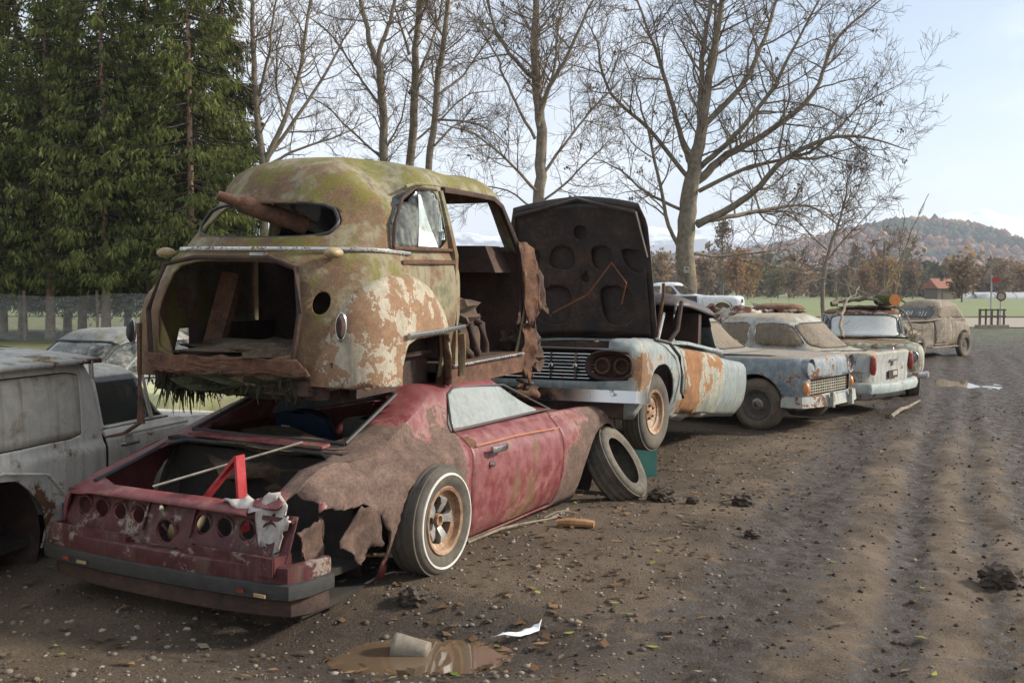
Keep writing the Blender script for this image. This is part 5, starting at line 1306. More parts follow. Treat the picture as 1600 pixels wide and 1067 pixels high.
# ---- light blue car with raised bonnet
def pale_blue():
    c = root('pale_blue_car', 'pale blue wreck with dark rusty bonnet raised and chrome slat grille', 'car', (.40, 9.35, .33), -114, -6, 0)
    mt = patina('pale_blue_paint', (.165, .195, .19), (.24, .265, .25), rust=.27, gloss=.45, streak=.5, primer=(.27, .25, .20), rust_ramp=[(.25, (.06, .032, .018)), (.48, (.15, .08, .04)), (.62, (.24, .13, .065)), (.80, (.33, .20, .10))],
        spots=[(.55, .95, .75, .35, .12), (-.9, 1., .75, .25, .20), (-1.3, 1., .72, .3, .2), (-1.5, 1.0, .5, .4, .16)])
    bm = shell([L(.30, -3.9, .70, .86, (.3, .5), (.12, .3)), L(.50, -4.0, .78, .97, (.3, .5), (.12, .3)), L(.72, -4.0, .80, 1.0, (.3, .5), (.12, .28)), L(.88, -4.0, .80, .985, (.3, .5), (.12, .28)),
        L([(-4, .95), (0, .985), (.8, .95)], -3.95, .78, .92, (.3, .5), (.12, .28)), L([(-4, .96), (0, 1.0), (.8, .96)], -3.85, .70, .80, (.3, .5), (.12, .28)),
        L(1.02, -3.1, -.72, .92, (.4, .5), (.30, .6)), L(1.44, -2.75, -1.05, .87, (.3, .5), (.3, .5)), L(1.52, -2.65, -1.12, .78, (.3, .4), (.3, .4)), L(1.56, -2.4, -1.3, .5, (.1, .2), (.1, .2)), L(1.565, -2.2, -1.5, 0, (.1, 0), (.1, 0))],
        [3, 4, 3, 2, 2, 6, 6, 2, 2, 2], 10, 36, warper(.010, 2.2, 8, [(-.9, 1.0, .4, .5, .0, .05, -.03), (.3, 1., .8, .3, 0, -.03, 0)]))
    drop(bm, cut(bm, [(-.74, -.80), (.9, -.74), (.9, .74), (-.74, .80)], 'z', lambda q: q.z > .9))
    drop(bm, cut(bm, rnd([(-.90, .60), (.90, .60), (.93, .72), (.90, .87), (-.90, .87), (-.93, .72)], 1, .15), 'x', lambda q: q.x > .5))
    drop(bm, cut(bm, [(-.80, 1.05), (.80, 1.05), (.76, 1.41), (-.76, 1.41)], 'x', lambda q: q.x > -1.9 and q.z > 1.0))
    for sg in (-1, 1):
        drop(bm, cut(bm, [(-.95, 1.05), (-2.85, 1.05), (-2.66, 1.41), (-1.16, 1.41)], 'y', lambda q, sg=sg: q.y * sg > .4 and q.z > 1.))
        drop(bm, cut(bm, jag(circ(0, .36, .43, 26, -30, 210), .008, .04, 3), 'y', lambda q, sg=sg: q.y * sg > .5 and q.z < .9))
        pb = panel(bm, [(-1.98, .34), (-.66, .34), (-.66, .98), (-1.98, .98)], 'y', lambda q, sg=sg: q.y * sg > .5 and q.z < 1.01, .008)
        mdr = patina('rust_striped_door', (.20, .215, .175), (.27, .275, .225), rust=.42, gloss=.5, streak=.5, primer=(.38, .33, .24), edge=.05, rust_ramp=[(.25, (.08, .04, .02)), (.48, (.19, .09, .038)), (.62, (.28, .14, .058)), (.80, (.38, .22, .10))], spots=[(-1.0, sg * 1.0, .80, .30, .22), (-1.0, sg * 1., .42, .3, .2)]) if sg > 0 else mt
        for v in pb.verts: v.co.y += sg * .10 * (v.co.x + .66) / -1.3 * (1 if sg > 0 else 0)
        d = bobj('door', pb, mdr, c, .012)
        if sg > 0: d['label'] = 'pale door with orange rust bands, sprung slightly open'
    rf_ = take(bm, [f for f in bm.faces if f.calc_center_median().z > 1.30])
    bobj('roof', rf_, M['hood_dark'], c, .012)['label'] = 'dark rusted roof of the pale blue wreck'
    body = bobj('body', bm, mt, c, .012)
    # raised bonnet: outer skin and pressed inner frame
    def hood_pt(u, v, dz=0): # u along 0 hinge..1 nose, v across -1..1
        return (1.34 * u * (1 + .05 * (1 - v * v) * u), .72 * v * (1 - .04 * u - .6 * max(0, u - .86)), .11 * (1 - v * v) + .03 * math.sin(u * PI) - .10 * max(0, u - .9) * 5 * .3 + dz + .035 * math.exp(-(v / .18)**2))
    hd = MB().sheet(lambda a, b: hood_pt(a, 2 * b - 1), 18, 24).build('bonnet', M['hood_dark'], c, loc=(-.72, 0, 1.02), rot=(0, -69, 0))
    md_ = hd.modifiers.new('skin', 'SOLIDIFY'); md_.thickness = .012; md_.offset = 1
    hb2 = bmesh.new(); gg = {}
    for i in range(33):
        for j in range(41):
            u, v = .04 + .92 * i / 32, -.93 + 1.86 * j / 40; gg[i, j] = hb2.verts.new(hood_pt(u, v, -.035 - .012 * math.cos(v * 9) * math.cos(u * 8)))
    for i in range(32):
        for j in range(40): hb2.faces.new((gg[i, j], gg[i+1, j], gg[i+1, j+1], gg[i, j+1]))
    A = lambda q: True
    for poly in ([(.16, -.18), (.50, -.14), (.56, -.30), (.46, -.52), (.22, -.52), (.13, -.36)], [(.16, .18), (.50, .14), (.56, .30), (.46, .52), (.22, .52), (.13, .36)],
                 [(.68, -.10), (.92, -.08), (.94, -.30), (.72, -.36)], [(.68, .10), (.92, .08), (.94, .30), (.72, .36)], [(.70, -.46), (.92, -.40), (.90, -.66), (.66, -.66)], [(.70, .46), (.92, .40), (.90, .66), (.66, .66)], circ(1.06, .0, .075, 16), circ(.60, .0, .05, 14)):
        drop(hb2, cut(hb2, rnd(poly, 2, .22) if len(poly) < 8 else poly, 'z', A))
    bobj('bonnet_frame', hb2, M['hood_inner'], hd, .015)
    MB().sweep([hood_pt(.62, -.96, -.03), hood_pt(.94, -.93, -.06), hood_pt(.99, 0, -.04), hood_pt(.94, .93, -.06), hood_pt(.62, .96, -.03)], sect(.03, .05, 6)).build('bonnet_lip', M['hood_dark'], hd)
    for sg in (-1, 1): MB().tube([(.02, sg * .72, -.05), (.50, sg * .84, -.08), (.60, sg * .84, -.07)], .016, 6).build('hinge_arm', M['rust'], hd)
    MB().tube([(.3, -.3, -.07), (.5, .1, -.12), (.8, .35, -.07), (.62, .5, -.13), (.4, .42, -.08)], .007, 5).build('cable', M['rust_orange'], hd)
    # engine bay, added cabin backdrop, grille, lamps, bumper
    en = MB(); en.box((.0, 0, .62), (1.25, 1.5, .05)); en.box((-.70, 0, .70), (.04, 1.7, .60)); en.box((.66, 0, .90), (.10, 1.66, .07)); en.box((.60, 0, .72), (.04, 1.7, .34)); en.box((.1, 0, .74), (.6, .5, .26)); en.box((-2.0, 0, .36), (2.6, 1.7, .05)); en.box((-1.95, 0, .92), (.12, 1.66, .95)); en.box((-1.5, -.88, 1.2), (1.0, .03, .45)); en.box((.2, 0, .42), (1.0, 1.1, .16)); en.build('engine_bay_backdrop', M['rust_dark'], c, smooth=False)  # upright cabin panels added as backdrop, blocking light from rear and side
    lump('engine_debris', (.2, .35, .84), (.8, .7, .22), M['rust'], c, .6, 3, 5)
    gr = MB().box((.645, 0, .73), (.02, 1.3, .26)).build('grille', M['interior'], c, smooth=False)
    for k in range(8): MB().sweep([(.72, .60, .625 + .029 * k), (.74, 0, .625 + .029 * k), (.72, -.60, .625 + .029 * k)], sect(.02, .011, 6)).build('grille_bar', M['chrome'], gr)
    for k in range(5):
        y = -.44 + .22 * k; MB().box((.742, y, .728), (.012, .016, .22)).build('grille_post', M['chrome'], gr); lump('grille_boss', (.75, y, .728), (.02, .045, .045), M['chrome'], gr, .1, 1, 1, 2)
    for sg in (-1, 1):
        pod = MB(); pr = []
        for (s1, s2, x) in ((.20, .125, .70), (.215, .135, .76), (.20, .12, .785), (.175, .10, .74), (.17, .095, .66)):
            pr.append([(x, sg * .745 + s1 * math.cos(t) * (1 if abs(math.cos(t)) < .5 else 1), .735 + s2 * math.copysign(abs(math.sin(t))**.7, math.sin(t))) for t in np.linspace(0, 2 * PI, 28)[:-1]])
        V = [p for r_ in pr for p in r_]; n = 27; F = [(i*n+k, i*n+(k+1) % n, (i+1)*n+(k+1) % n, (i+1)*n+k) for i in range(4) for k in range(n)] + [tuple(4*n+k for k in range(n))]
        po = mobj('headlamp_pod', V, F, M['rust_dark'], c)
        for y in (-.085, .085): torus((.70, sg * .745 + y, .735), .062, .012, 'x', 22, 6).build('lamp_ring', M['rust'], po)
    MB().sweep(bow(.90, .99, .485, .10, 19, .28), [(.03, -.05), (.055, -.02), (.055, .015), (.03, .045), (-.01, .05), (-.015, -.05)]).build('bumper', M['chrome'], c)
    MB().sweep(bow(.80, .86, .37, .10, 15), sect(.05, .14, 8)).build('valance', M['rust_dark'], c)
    for sg in (-1, 1):
        MB().tube([(-.78, sg * .80, 1.0), (-.86, sg * .88, 1.15), (-1.08, sg * .85, 1.44)], .022, 6).build('screen_pillar', M['rust_dark'], c)
        MB().tube([(-.45, sg * .80, 1.0), (-1.0, sg * .70, 1.32)], .013, 6).build('strut', M['rim_grey'], c)
    MB().tube([(.10, .93, 1.0), (-.15, 1.0, .98), (-.42, 1.02, .88), (-.52, 1.03, .70), (-.50, 1.03, .55), (-.55, 1.035, .50)], .016, 6).build('rubber_trim', M['black'], c)
    MB().lathe([(.70, 0), (.68, .04), (.3, .07), (.001, .08)], 4, 'z').build('roof_debris', M['rust_dark'], c, loc=(-1.9, 0, 1.50))
    wheel(c, (-.02, .84, .36), .335, .19, .19, (0.12, 1, 0), 'plain', 'tyre_side', 'rim_rust'); wheel(c, (0, -.85, .34), .355, .20, .20, (0, -1, 0), 'plain', 'tyre')
    for yy in (-.86,): wheel(c, (-3.0, yy, .36), .355, .2, .2, (0, math.copysign(1, yy), 0), 'plain', 'tyre')
    return c
M['hood_dark'] = rough_mat('charred_bonnet_skin', (.010, .009, .009), (.036, .026, .022), 5, .55, .4, c3=(.09, .05, .032))
M['hood_inner'] = rough_mat('charred_bonnet_inner', (.009, .008, .008), (.03, .02, .017), 4, .6, .5, c3=(.10, .05, .03))
pale_blue()
M['teal'] = rough_mat('teal_plastic', (.01, .07, .06), (.02, .12, .10), 8, .5, .2)
t = root('teal_crate', 'dark teal crate propping up the pale blue wreck beside its front tyre', 'crate', (1.16, 9.75, 0), 20)
mb = MB(); mb.box((0, 0, .17), (.30, .40, .34)); mb.build('crate_body', M['teal'], t, smooth=False); mb = MB(); mb.box((0, 0, .35), (.33, .43, .03)); mb.build('crate_rim', M['teal'], t, smooth=False)
t = root('wooden_block_stack', 'stack of dark timber blocks under the pale blue wreck', 'blocks', (.35, 9.5, 0), -24)
for k in range(4): MB().box((0, 0, .08 + .15 * k), (1.2 if k % 2 else .25, .25 if k % 2 else 1.2, .14)).build('block', M['bark'], t, smooth=False)
# ---- muddy blue saloon facing the track
def blue_saloon():
    c = root('blue_saloon', 'mud-caked light blue saloon facing the track with flat front tyre', 'car', (1.62, 15.25, .02), -40)
    mt = patina('dull_blue_paint', (.13, .16, .185), (.185, .215, .23), rust=.31, gloss=.5, streak=.6, mud=.42, mudcol=(.27, .205, .135), primer=(.3, .28, .24), low=.03, spots=[(3.1, -.4, .5, .4, .15)])
    S = dict(xr=-1.0, xf=3.27, w=.82, wb=2.6, sill=.26, belt=.86, hood=.92, trunk=.90, cab=(-.35, 1.98), roof=(.1, 1.42), zr=1.44, wt=.60, R=.31, az=.32, ar=.37, frad=(.14, .4))
    p = gencar(c, S, mt, dict(side=M['glass_mud'], front=M['glass_mud'], rear=M['glass_mud']), 21, doors=[(.95, 1.92), (.05, .93)],
        holes=[([(-.62, .44), (.62, .44), (.62, .645), (-.62, .645)], 'x', lambda q: q.x > 3.0)], hood=mt)
    # headlamp tunnels
    for sg in (-1, 1):
        MB().lathe([(.115, -.30), (.125, .02), (.12, .045), (.105, .03), (.10, -.04)], 26, 'x', (3.22, sg * .63, .78)).build('lamp_tunnel', mt, c)
        headlamp(c, (3.18, sg * .63, .78), .095)
        MB().sweep([(2.3, sg * .835, .80), (1.2, sg * .84, .80), (.2, sg * .84, .79)], sect(.012, .02, 6)).build('side_strip', M['chrome_bad'], c)
        lump('indicator', (3.22, sg * .70, .535), (.10, .10, .16), M['lamp_amber'], c, .05, 1, 2)
    g_ = MB().box((3.12, 0, .545), (.02, 1.26, .21)).build('grille', M['interior'], c, smooth=False)
    for k in range(6): MB().box((3.20, 0, .455 + .036 * k), (.018, 1.24, .012)).build('grille_bar', M['grille_cream'], g_, smooth=False)
    for k in range(18): MB().box((3.205, -.60 + k * 1.2 / 17, .545), (.014, .012, .2)).build('grille_bar', M['grille_cream'], g_, smooth=False)
    MB().sweep([(3.20, .63, .655), (3.235, 0, .655), (3.20, -.63, .655)], sect(.02, .03, 6)).build('grille_trim', M['chrome_bad'], c)
    MB().sweep([(3.20, .60, .70), (3.25, 0, .715), (3.20, -.60, .70)], sect(.03, .09, 8)).build('nose_panel', mt, c)
    for k, y in enumerate(np.linspace(-.34, .34, 6)): MB().box((3.262, y, .715), (.008, .05, .05)).build('nose_letter_plate', M['chrome_bad'], c, smooth=False)
    bp = MB().sweep(bow(3.36, .84, .36, .12, 17, .26), [(.05, -.07), (.07, 0), (.05, .06), (.0, .075), (-.02, -.06)]).build('bumper', patina('cream_bumper', (.27, .28, .25), rust=.36, mud=.3, gloss=.4), c)
    for y in (-.3, .3): MB().box((3.40, y, .38), (.06, .06, .20), taper=.7).build('overrider', bp.data.materials[0], bp)
    for y in (-.70, .70): wheel(c, (2.6, y, .30), .325, .18, .19, (0, math.copysign(1, y), 0), 'cap', 'tyre_muddy', 'rim_dark', flat=.06); wheel(c, (0, y, .30), .325, .18, .19, (0, math.copysign(1, y), 0), 'plain', 'tyre_muddy', 'rim_dark', flat=.05)
    return c
M['rim_dark'] = rough_mat('dark_muddy_rim', (.035, .03, .026), (.12, .10, .08), 8, .8, .4)
blue_saloon()
# ---- finned saloon, tail to the track
def finned():
    c = root('finned_saloon', 'muddy off-white finned saloon with its tail to the track', 'car', (4.62, 15.53, -.03), 139)
    mt = patina('dirty_white_paint', (.29, .295, .275), (.37, .37, .345), rust=.29, moss=.2, gloss=.5, streak=.55, mud=.45, mudcol=(.30, .235, .155), primer=(.35, .33, .29))
    S = dict(xr=-1.15, xf=3.2, w=.81, wb=2.6, sill=.25, belt=.86, hood=.92, trunk=.86, cab=(-.45, 1.95), roof=(.05, 1.4), zr=1.45, wt=.60, R=.31, az=.32, ar=.37, fin=.09, rad=(.10, .3))
    p = gencar(c, S, mt, dict(side=M['glass_mud'], front=M['glass_mud'], rear=M['glass_mud']), 22, doors=[(.95, 1.92), (.05, .93)], boot=mt)
    for sg in (-1, 1):
        l_ = MB().lathe([(.001, -.13), (.030, -.12), (.042, -.04), (.042, .04), (.030, .12), (.001, .13)], 14, 'z', (-1.165, sg * .71, .745)).build('tail_lamp', M['lamp_red'], c)
        MB().box((-1.16, sg * .71, .875), (.05, .07, .03)).build('lamp_cap', M['lamp_amber'], l_)
        MB().sweep([(-1.10, sg * .775, .965), (-.6, sg * .80, .945), (-.1, sg * .80, .90)], sect(.012, .02, 6)).build('fin_trim', M['chrome_bad'], c)
        MB().sweep([(-1.13, sg * .825, .66), (0, sg * .835, .66), (2.4, sg * .835, .68)], sect(.012, .022, 6)).build('side_strip', M['chrome_bad'], c)
        for a, b in (((-.98, .93), (-.92, .80)), ((-.92, .80), (-.86, .93))): MB().sweep([(a[0], sg * .808, a[1]), (b[0], sg * .822, b[1])], sect(.01, .012, 6)).build('fin_badge', M['chrome_bad'], c)
    MB().sweep(bow(-1.27, .84, .44, .10, 17, .28), [(.05, -.07), (.07, 0), (.05, .06), (.0, .08), (-.02, -.06)]).build('bumper', patina('pale_bumper', (.27, .31, .29), rust=.26, mud=.3, gloss=.35), c)
    MB().box((-1.175, 0, .80), (.03, .24, .03)).build('boot_handle', M['chrome'], c); MB().lathe([(.001, -.02), (.03, -.015), (.035, .01)], 16, 'x', (-1.165, 0, .755)).build('badge', M['chrome_bad'], c)
    pl = MB().box((-1.175, 0, .60), (.012, .34, .11)).build('plate_recess', M['rust_dark'], c, smooth=False); MB().box((-1.183, -.05, .61), (.01, .16, .06)).build('plate_remnant', M['grille_cream'], pl, smooth=False)
    for y in (-.70, .70): wheel(c, (2.6, y, .30), .325, .18, .19, (0, math.copysign(1, y), 0), 'plain', 'tyre_muddy', 'rim_dark'); wheel(c, (0, y, .30), .325, .18, .19, (0, math.copysign(1, y), 0), 'plain', 'tyre_muddy', 'rim_dark')
finned()
# ---- rusty-bonnet car under branches
def mossy_car():
    c = root('mossy_saloon', 'rust-topped mossy saloon with pale windscreen and branches piled on its roof', 'car', (6.78, 20.1, -.04), -104)
    mt = patina('mossy_grey_green', (.26, .27, .22), (.36, .36, .30), rust=.40, moss=.75, gloss=.6, streak=.8, mosscol=((.05, .06, .015), (.16, .17, .04)))
    mh = patina('rusted_bonnet', (.26, .20, .15), rust=.70, gloss=.7, streak=.5, mud=.15)
    S = dict(xr=-1.0, xf=3.15, w=.84, wb=2.6, sill=.22, belt=.88, hood=.94, trunk=.90, cab=(-.35, 1.85), roof=(.05, 1.42), zr=1.50, wt=.66, R=.31, az=.32, ar=.37)
    gencar(c, S, mt, dict(side=M['glass'], front=M['glass_grey'], rear=M['glass']), 23, doors=[(.95, 1.82)], hood=mh, roofm=mh)
    MB().sweep([(1.93, .70, .97), (1.95, 0, .975), (1.93, -.70, .97)], sect(.02, .02, 6)).build('screen_seal', M['black'], c)
    MB().sweep(bow(3.26, .84, .42, .12, 15, .25), sect(.06, .11, 8)).build('bumper', M['chrome_bad'], c)
    for sg in (-1, 1): headlamp(c, (3.12, sg * .62, .72), .09)
    for y in (-.70, .70): wheel(c, (2.6, y, .31), .325, .18, .19, (0, math.copysign(1, y), 0), 'cap', 'tyre_muddy', 'rim_dark'); wheel(c, (0, y, .31), .325, .18, .19, (0, math.copysign(1, y), 0), 'plain', 'tyre_muddy', 'rim_dark')
    lump('leaf_litter', (1.95, 0, .985), (.22, 1.2, .05), M['litter'], c, .5, 4, 3)
    lump('roof_leaves', (.9, .1, 1.50), (.8, 1.0, .07), M['litter'], c, .5, 4, 6)
    return c
mc = mossy_car(); bpy.context.view_layer.update()
def branch(name, label, pts, r, seed, twigs=10, mat='bark_pale', tw=.5):
    rg = np.random.default_rng(seed); pts = np.array(pts, float); b = pts[0].copy()
    Q = spline(pts, 5); Q[1:-1] += rg.normal(0, .02, Q[1:-1].shape); P = [(Q, np.linspace(r, r * .35, len(Q)))]
    for _ in range(twigs):
        i = rg.integers(2, len(Q) - 1); d = Q[i] - Q[i-1]; d /= np.linalg.norm(d); s_ = rg.normal(0, 1, 3); s_ /= np.linalg.norm(s_)
        P.append(wander(rg, Q[i], d + s_ * .9, rg.uniform(.3, 1) * tw, r * .35, r * .12, 5, .3, .03))
    V, F = tubes(P, 6); o = np_mesh(name, V - b, F, M[mat], None, True); o.location = b; return tag(o, label, 'branch', group='branches on the mossy saloon')
branch('cut_branch', 'long bare branch slanting across the windscreen of the mossy saloon', [(5.78, 17.9, .95), (6.0, 18.6, 1.35), (6.35, 19.2, 1.65), (6.6, 19.5, 1.85)], .035, 1)
branch('cut_branch', 'thick bare branch lying along the roof of the mossy saloon', [(5.95, 19.1, 1.52), (6.4, 19.2, 1.60), (6.9, 19.1, 1.62), (7.3, 19.0, 1.55)], .055, 2, 14)
branch('cut_branch', 'forked branch hanging over the right roof edge of the mossy saloon', [(6.6, 19.0, 1.62), (6.95, 18.6, 1.50), (7.1, 18.3, 1.22), (7.15, 18.2, .9)], .03, 3)
branch('cut_branch', 'upright thin branch arching above the mossy saloon roof', [(6.8, 19.2, 1.55), (7.2, 19.3, 2.2), (7.35, 19.3, 2.9), (7.3, 19.2, 3.3)], .018, 4, 8)
branch('cut_branch', 'long thin branch rising left from the mossy saloon roof', [(6.9, 19.3, 1.58), (6.3, 19.5, 1.9), (5.6, 19.6, 2.1), (4.9, 19.6, 2.25)], .02, 5, 14)
branch('cut_branch', 'tall thin twig standing behind the mossy saloon', [(7.6, 20.4, 1.3), (7.75, 20.5, 2.2), (8.0, 20.5, 3.0), (8.3, 20.5, 3.7)], .018, 6, 10)
t = root('cut_log', 'short log with bright orange sawn end on the mossy saloon roof', 'log', (6.86, 18.75, 1.60), 0)
o = MB().lathe([(.001, -.30), (.10, -.30), (.105, 0), (.112, .28), (.108, .30)], 18, 'y').build('bark_cover', M['moss'], t, rot=(0, 0, 8)); o = MB().lathe([(.001, -.301), (.106, -.301), (.107, -.28)], 18, 'y').build('sawn_end', M['lampo'] if 'lampo' in M else rough_mat('fresh_orange_wood', (.42, .12, .03), (.62, .24, .07), 16, .8, .3), t, rot=(0, 0, 8))
# ---- beige pre-war saloon
def fenderloft(c, cx, rxr, rxf, rz, y0, bulge, m, sg, open_poly, z0=0.):
    def fn(u, v):
        th = PI * (1 - u); co, si = math.cos(th), math.sin(th); rx = rxr if co < 0 else rxf; k = 1 - v * .93
        return (cx + co * rx * k, sg * (y0 + bulge * math.sin(v * PI / 2)**.55), z0 + si**.85 * rz * k)
    mb = MB().sheet(fn, 30, 10); b2 = bmesh.new(); me_ = bpy.data.meshes.new('tmp'); me_.from_pydata(mb.V, [], mb.F); b2.from_mesh(me_); bpy.data.meshes.remove(me_); bmesh.ops.remove_doubles(b2, verts=b2.verts, dist=.001)
    drop(b2, cut(b2, open_poly, 'y', lambda q: True)); return bobj('fender', b2, m, c, .01)
def beige():
    c = root('beige_prewar_saloon', 'beige dust-covered pre-war saloon with number on its windscreen', 'car', (11.95, 28.54, -.02), -140)
    mt = patina('beige_dust_paint', (.165, .135, .098), (.23, .19, .138), rust=.30, gloss=.7, streak=.6, mud=.34, mudcol=(.29, .235, .165), low=.04)
    bm = shell([L(.32, -.55, 2.75, .60, (.3, .4), (.2, .3)), L(.60, -.62, 2.85, [(-.6, .66), (1.2, .68), (1.8, .5), (2.9, .24)], (.3, .5), (.2, .2)), L(.92, -.52, 2.85, [(-.6, .62), (1.2, .67), (1.8, .46), (2.9, .22)], (.3, .5), (.2, .2)),
        L([(-.5, .98), (1.4, 1.0), (2.9, .96)], -.48, 2.82, [(-.6, .60), (1.2, .65), (1.8, .40), (2.9, .16)], (.3, .5), (.2, .16)), L(1.02, -.44, 1.52, .63, (.35, .5), (.15, .4)), L(1.38, -.12, 1.28, .56, (.4, .45), (.2, .4)), L(1.50, .1, 1.12, .44, (.3, .3), (.2, .3)), L(1.56, .3, .95, .2, (.1, .1), (.1, .1)), L(1.57, .4, .85, .0, (.1, 0), (.1, 0))],
        [3, 3, 2, 3, 5, 3, 2, 2], 9, 28, warper(.006, 2, 31))
    for sg in (-1, 1):
        f = lambda q, sg=sg: q.y * sg > .25 and q.z > .98
        for poly in ([(.72, 1.06), (1.34, 1.06), (1.20, 1.36), (.72, 1.38)], [(-.10, 1.06), (.64, 1.06), (.64, 1.38), (.16, 1.35)]):
            bobj('side_window', take(bm, cut(bm, rnd(poly, 2, .15), 'y', f)), M['glass_mud'], c, .005)
        bobj('door', panel(bm, [(.68, .40), (1.46, .40), (1.46, 1.02), (.68, 1.02)], 'y', lambda q, sg=sg: q.y * sg > .3 and q.z < 1.03, .006), mt, c, .01)
    wsn = bobj('windscreen', take(bm, cut(bm, rnd([(-.48, 1.07), (.48, 1.07), (.44, 1.36), (-.44, 1.36)], 2, .15), 'x', lambda q: q.x > .9 and q.z > 1.0)), M['glass_dark'], c, .005)
    # hand-painted digits on the windscreen
    def stroke(pts): MB().tube([(1.49 - .62 * (z - 1.06) + .018, y, z) for y, z in pts], .008, 5).build('painted_mark', M['paper'], wsn)
    y0 = .0
    stroke([(y0 + .30, 1.14), (y0 + .33, 1.24)]); stroke([(.22, 1.12), (.24, 1.25)]); stroke([(.14, 1.13), (.17, 1.22), (.10, 1.22)]); stroke([(.05, 1.15), (.0, 1.15)])
    stroke([(-.08, 1.13), (-.08, 1.25), (-.115, 1.18), (-.15, 1.25), (-.15, 1.13)]); stroke([(-.22, 1.13), (-.19, 1.15), (-.22, 1.19), (-.19, 1.23), (-.22, 1.25), (-.25, 1.23), (-.22, 1.19), (-.25, 1.15), (-.22, 1.13)]); stroke([(-.30, 1.13), (-.30, 1.25)])
    drop(bm, cut(bm, circ(0, .36, .38, 24, 0, 180) + [(-.38, .2), (.38, .2)], 'y', lambda q: abs(q.y) > .4))
    bobj('body', bm, mt, c, .01)
    for sg in (-1, 1):
        fenderloft(c, 2.38, .62, .50, .52, .36, .36, mt, sg, rnd([(2.0, -.2), (2.02, .25), (2.2, .46), (2.5, .46), (2.66, .3), (2.72, -.2)], 1, .2), .28)
        fenderloft(c, .0, .55, .52, .52, .58, .14, mt, sg, circ(0, .34, .37, 24, -20, 200), .26)
        MB().sweep([(.45, sg * .68, .31), (1.85, sg * .68, .30)], sect(.16, .03, 8, .4)).build('running_board', mt, c)
        lump('headlamp', (2.68, sg * .42, .80), (.26, .20, .20), mt, c, .02, 1, 3)
        wheel(c, (0, sg * .66, .33), .335, .15, .20, (0, sg, 0), 'plain', 'tyre_muddy', 'rim_dark'); wheel(c, (2.4, sg * .62, .33), .335, .15, .20, (0, sg, 0), 'plain', 'tyre_muddy', 'rim_dark')
    fl = MB(); fl.box((1.0, 0, .36), (3.2, 1.1, .05)); fl.box((.2, 0, .7), (.14, 1.1, .6)); fl.box((.9, 0, .65), (.12, 1.1, .5)); fl.build('floor_pan', M['interior'], c, smooth=False)
M['glass_dark'] = glass_mat('dark_dusty_glass', .35, (.22, .21, .2), milky=.35)
beige()
# ---- white hatchback stacked at the back, on a crushed blue car
def stacked_white():
    c = root('crushed_blue_car', 'crushed dark blue car lying underneath the white hatchback', 'car', (5.2, 37.2, -.05), -8)
    mt = patina('dark_blue_paint', (.03, .05, .12), rust=.35, gloss=.4)
    gencar(c, dict(xr=-.9, xf=3.1, w=.80, wb=2.5, sill=.12, belt=.55, hood=.58, trunk=.58, cab=(-.3, 1.8), roof=(.1, 1.4), zr=.80, wt=.62, R=.28), mt, dict(), 24, arch=False, warp=.03)
    c = root('white_hatchback', 'white doorless hatchback stacked on top of another wreck by the big tree', 'car', (5.06, 37, .72), -10, -1.5)
    mt = patina('white_paint', (.62, .63, .62), (.70, .71, .70), rust=.12, gloss=.4, streak=.3)
    S = dict(xr=-.65, xf=3.25, w=.80, wb=2.5, sill=.24, belt=.80, hood=.80, trunk=.86, cab=(-.55, 1.85), roof=(-.05, 1.15), zr=1.36, wt=.60, R=.29, az=.30, ar=.36, frad=(.35, .5))
    gencar(c, S, mt, dict(rear=M['glass'], front=M['glass']), 25, holes=[([(.55, .30), (1.25, .30), (1.62, .62), (1.6, .84), (.55, .84)], 'y', lambda q: q.y < -.3 and q.z < .9), ([(-.20, .30), (.48, .30), (.48, .84), (-.20, .84)], 'y', lambda q: q.y < -.3 and q.z < .9)], sidewin=[(.06, .34), (.38, .64), (.68, .93)])
    for y in (-.68, .68): wheel(c, (2.5, y, .29), .29, .16, .18, (0, math.copysign(1, y), 0), 'plain', 'tyre'); wheel(c, (0, y, .29), .29, .16, .18, (0, math.copysign(1, y), 0), 'plain', 'tyre')
    for sg in (-1, 1): MB().box((3.16, sg * .52, .64), (.10, .32, .13), taper=.85).build('headlamp', M['lamp_glass'], c)
    MB().sweep(bow(3.27, .78, .42, .10, 11, .2), sect(.07, .11, 8)).build('bumper', M['rim_grey'], c)
stacked_white()
# ---- further wrecks behind
def plain_wreck(name, label, loc, yaw, mt, mats, zr=1.45, seed=30, **k):
    c = root(name, label, 'car', loc, yaw); S = dict(xr=-1.0, xf=3.2, w=.82, wb=2.6, sill=.2, belt=.86, hood=.92, trunk=.90, cab=(-.45, 1.95), roof=(.1, 1.35), zr=zr, wt=.62, R=.31, cbr=(.4, .5), rad=(.35, .5)); S.update(k)
    gencar(c, S, mt, mats, seed, doors=[(.85, 1.8)])
    for y in (-.70, .70):
        for x in (0, S['wb']): wheel(c, (x, y, .29), .32, .18, .19, (0, math.copysign(1, y), 0), 'plain', 'tyre_muddy', 'rim_dark')
    return c
plain_wreck('rusty_brown_wreck', 'rust-brown car with sagging roof behind the finned saloon', (7.3, 25.2, -.05), 170, patina('all_rust_brown', (.16, .10, .065), rust=.75, gloss=.8, mud=.2), dict(), 1.52, 31)
plain_wreck('maroon_wreck', 'dark maroon car seen under the raised bonnet', (1.1, 14.9, 0), 175, patina('maroon_paint', (.12, .025, .03), rust=.3, gloss=.4), dict(side=M['glass'], front=M['glass_grey'], rear=M['glass_grey']), 1.44, 32)
plain_wreck('grey_round_wreck', 'grey round-roofed car behind the panel van', (-4.6, 10.6, -.05), 60, patina('flat_grey_paint', (.17, .17, .16), (.23, .23, .22), rust=.12, gloss=.5, moss=.1, streak=.6), dict(side=M['glass'], front=M['glass'], rear=M['glass']), 1.42, 33, roof=(.15, 1.3))
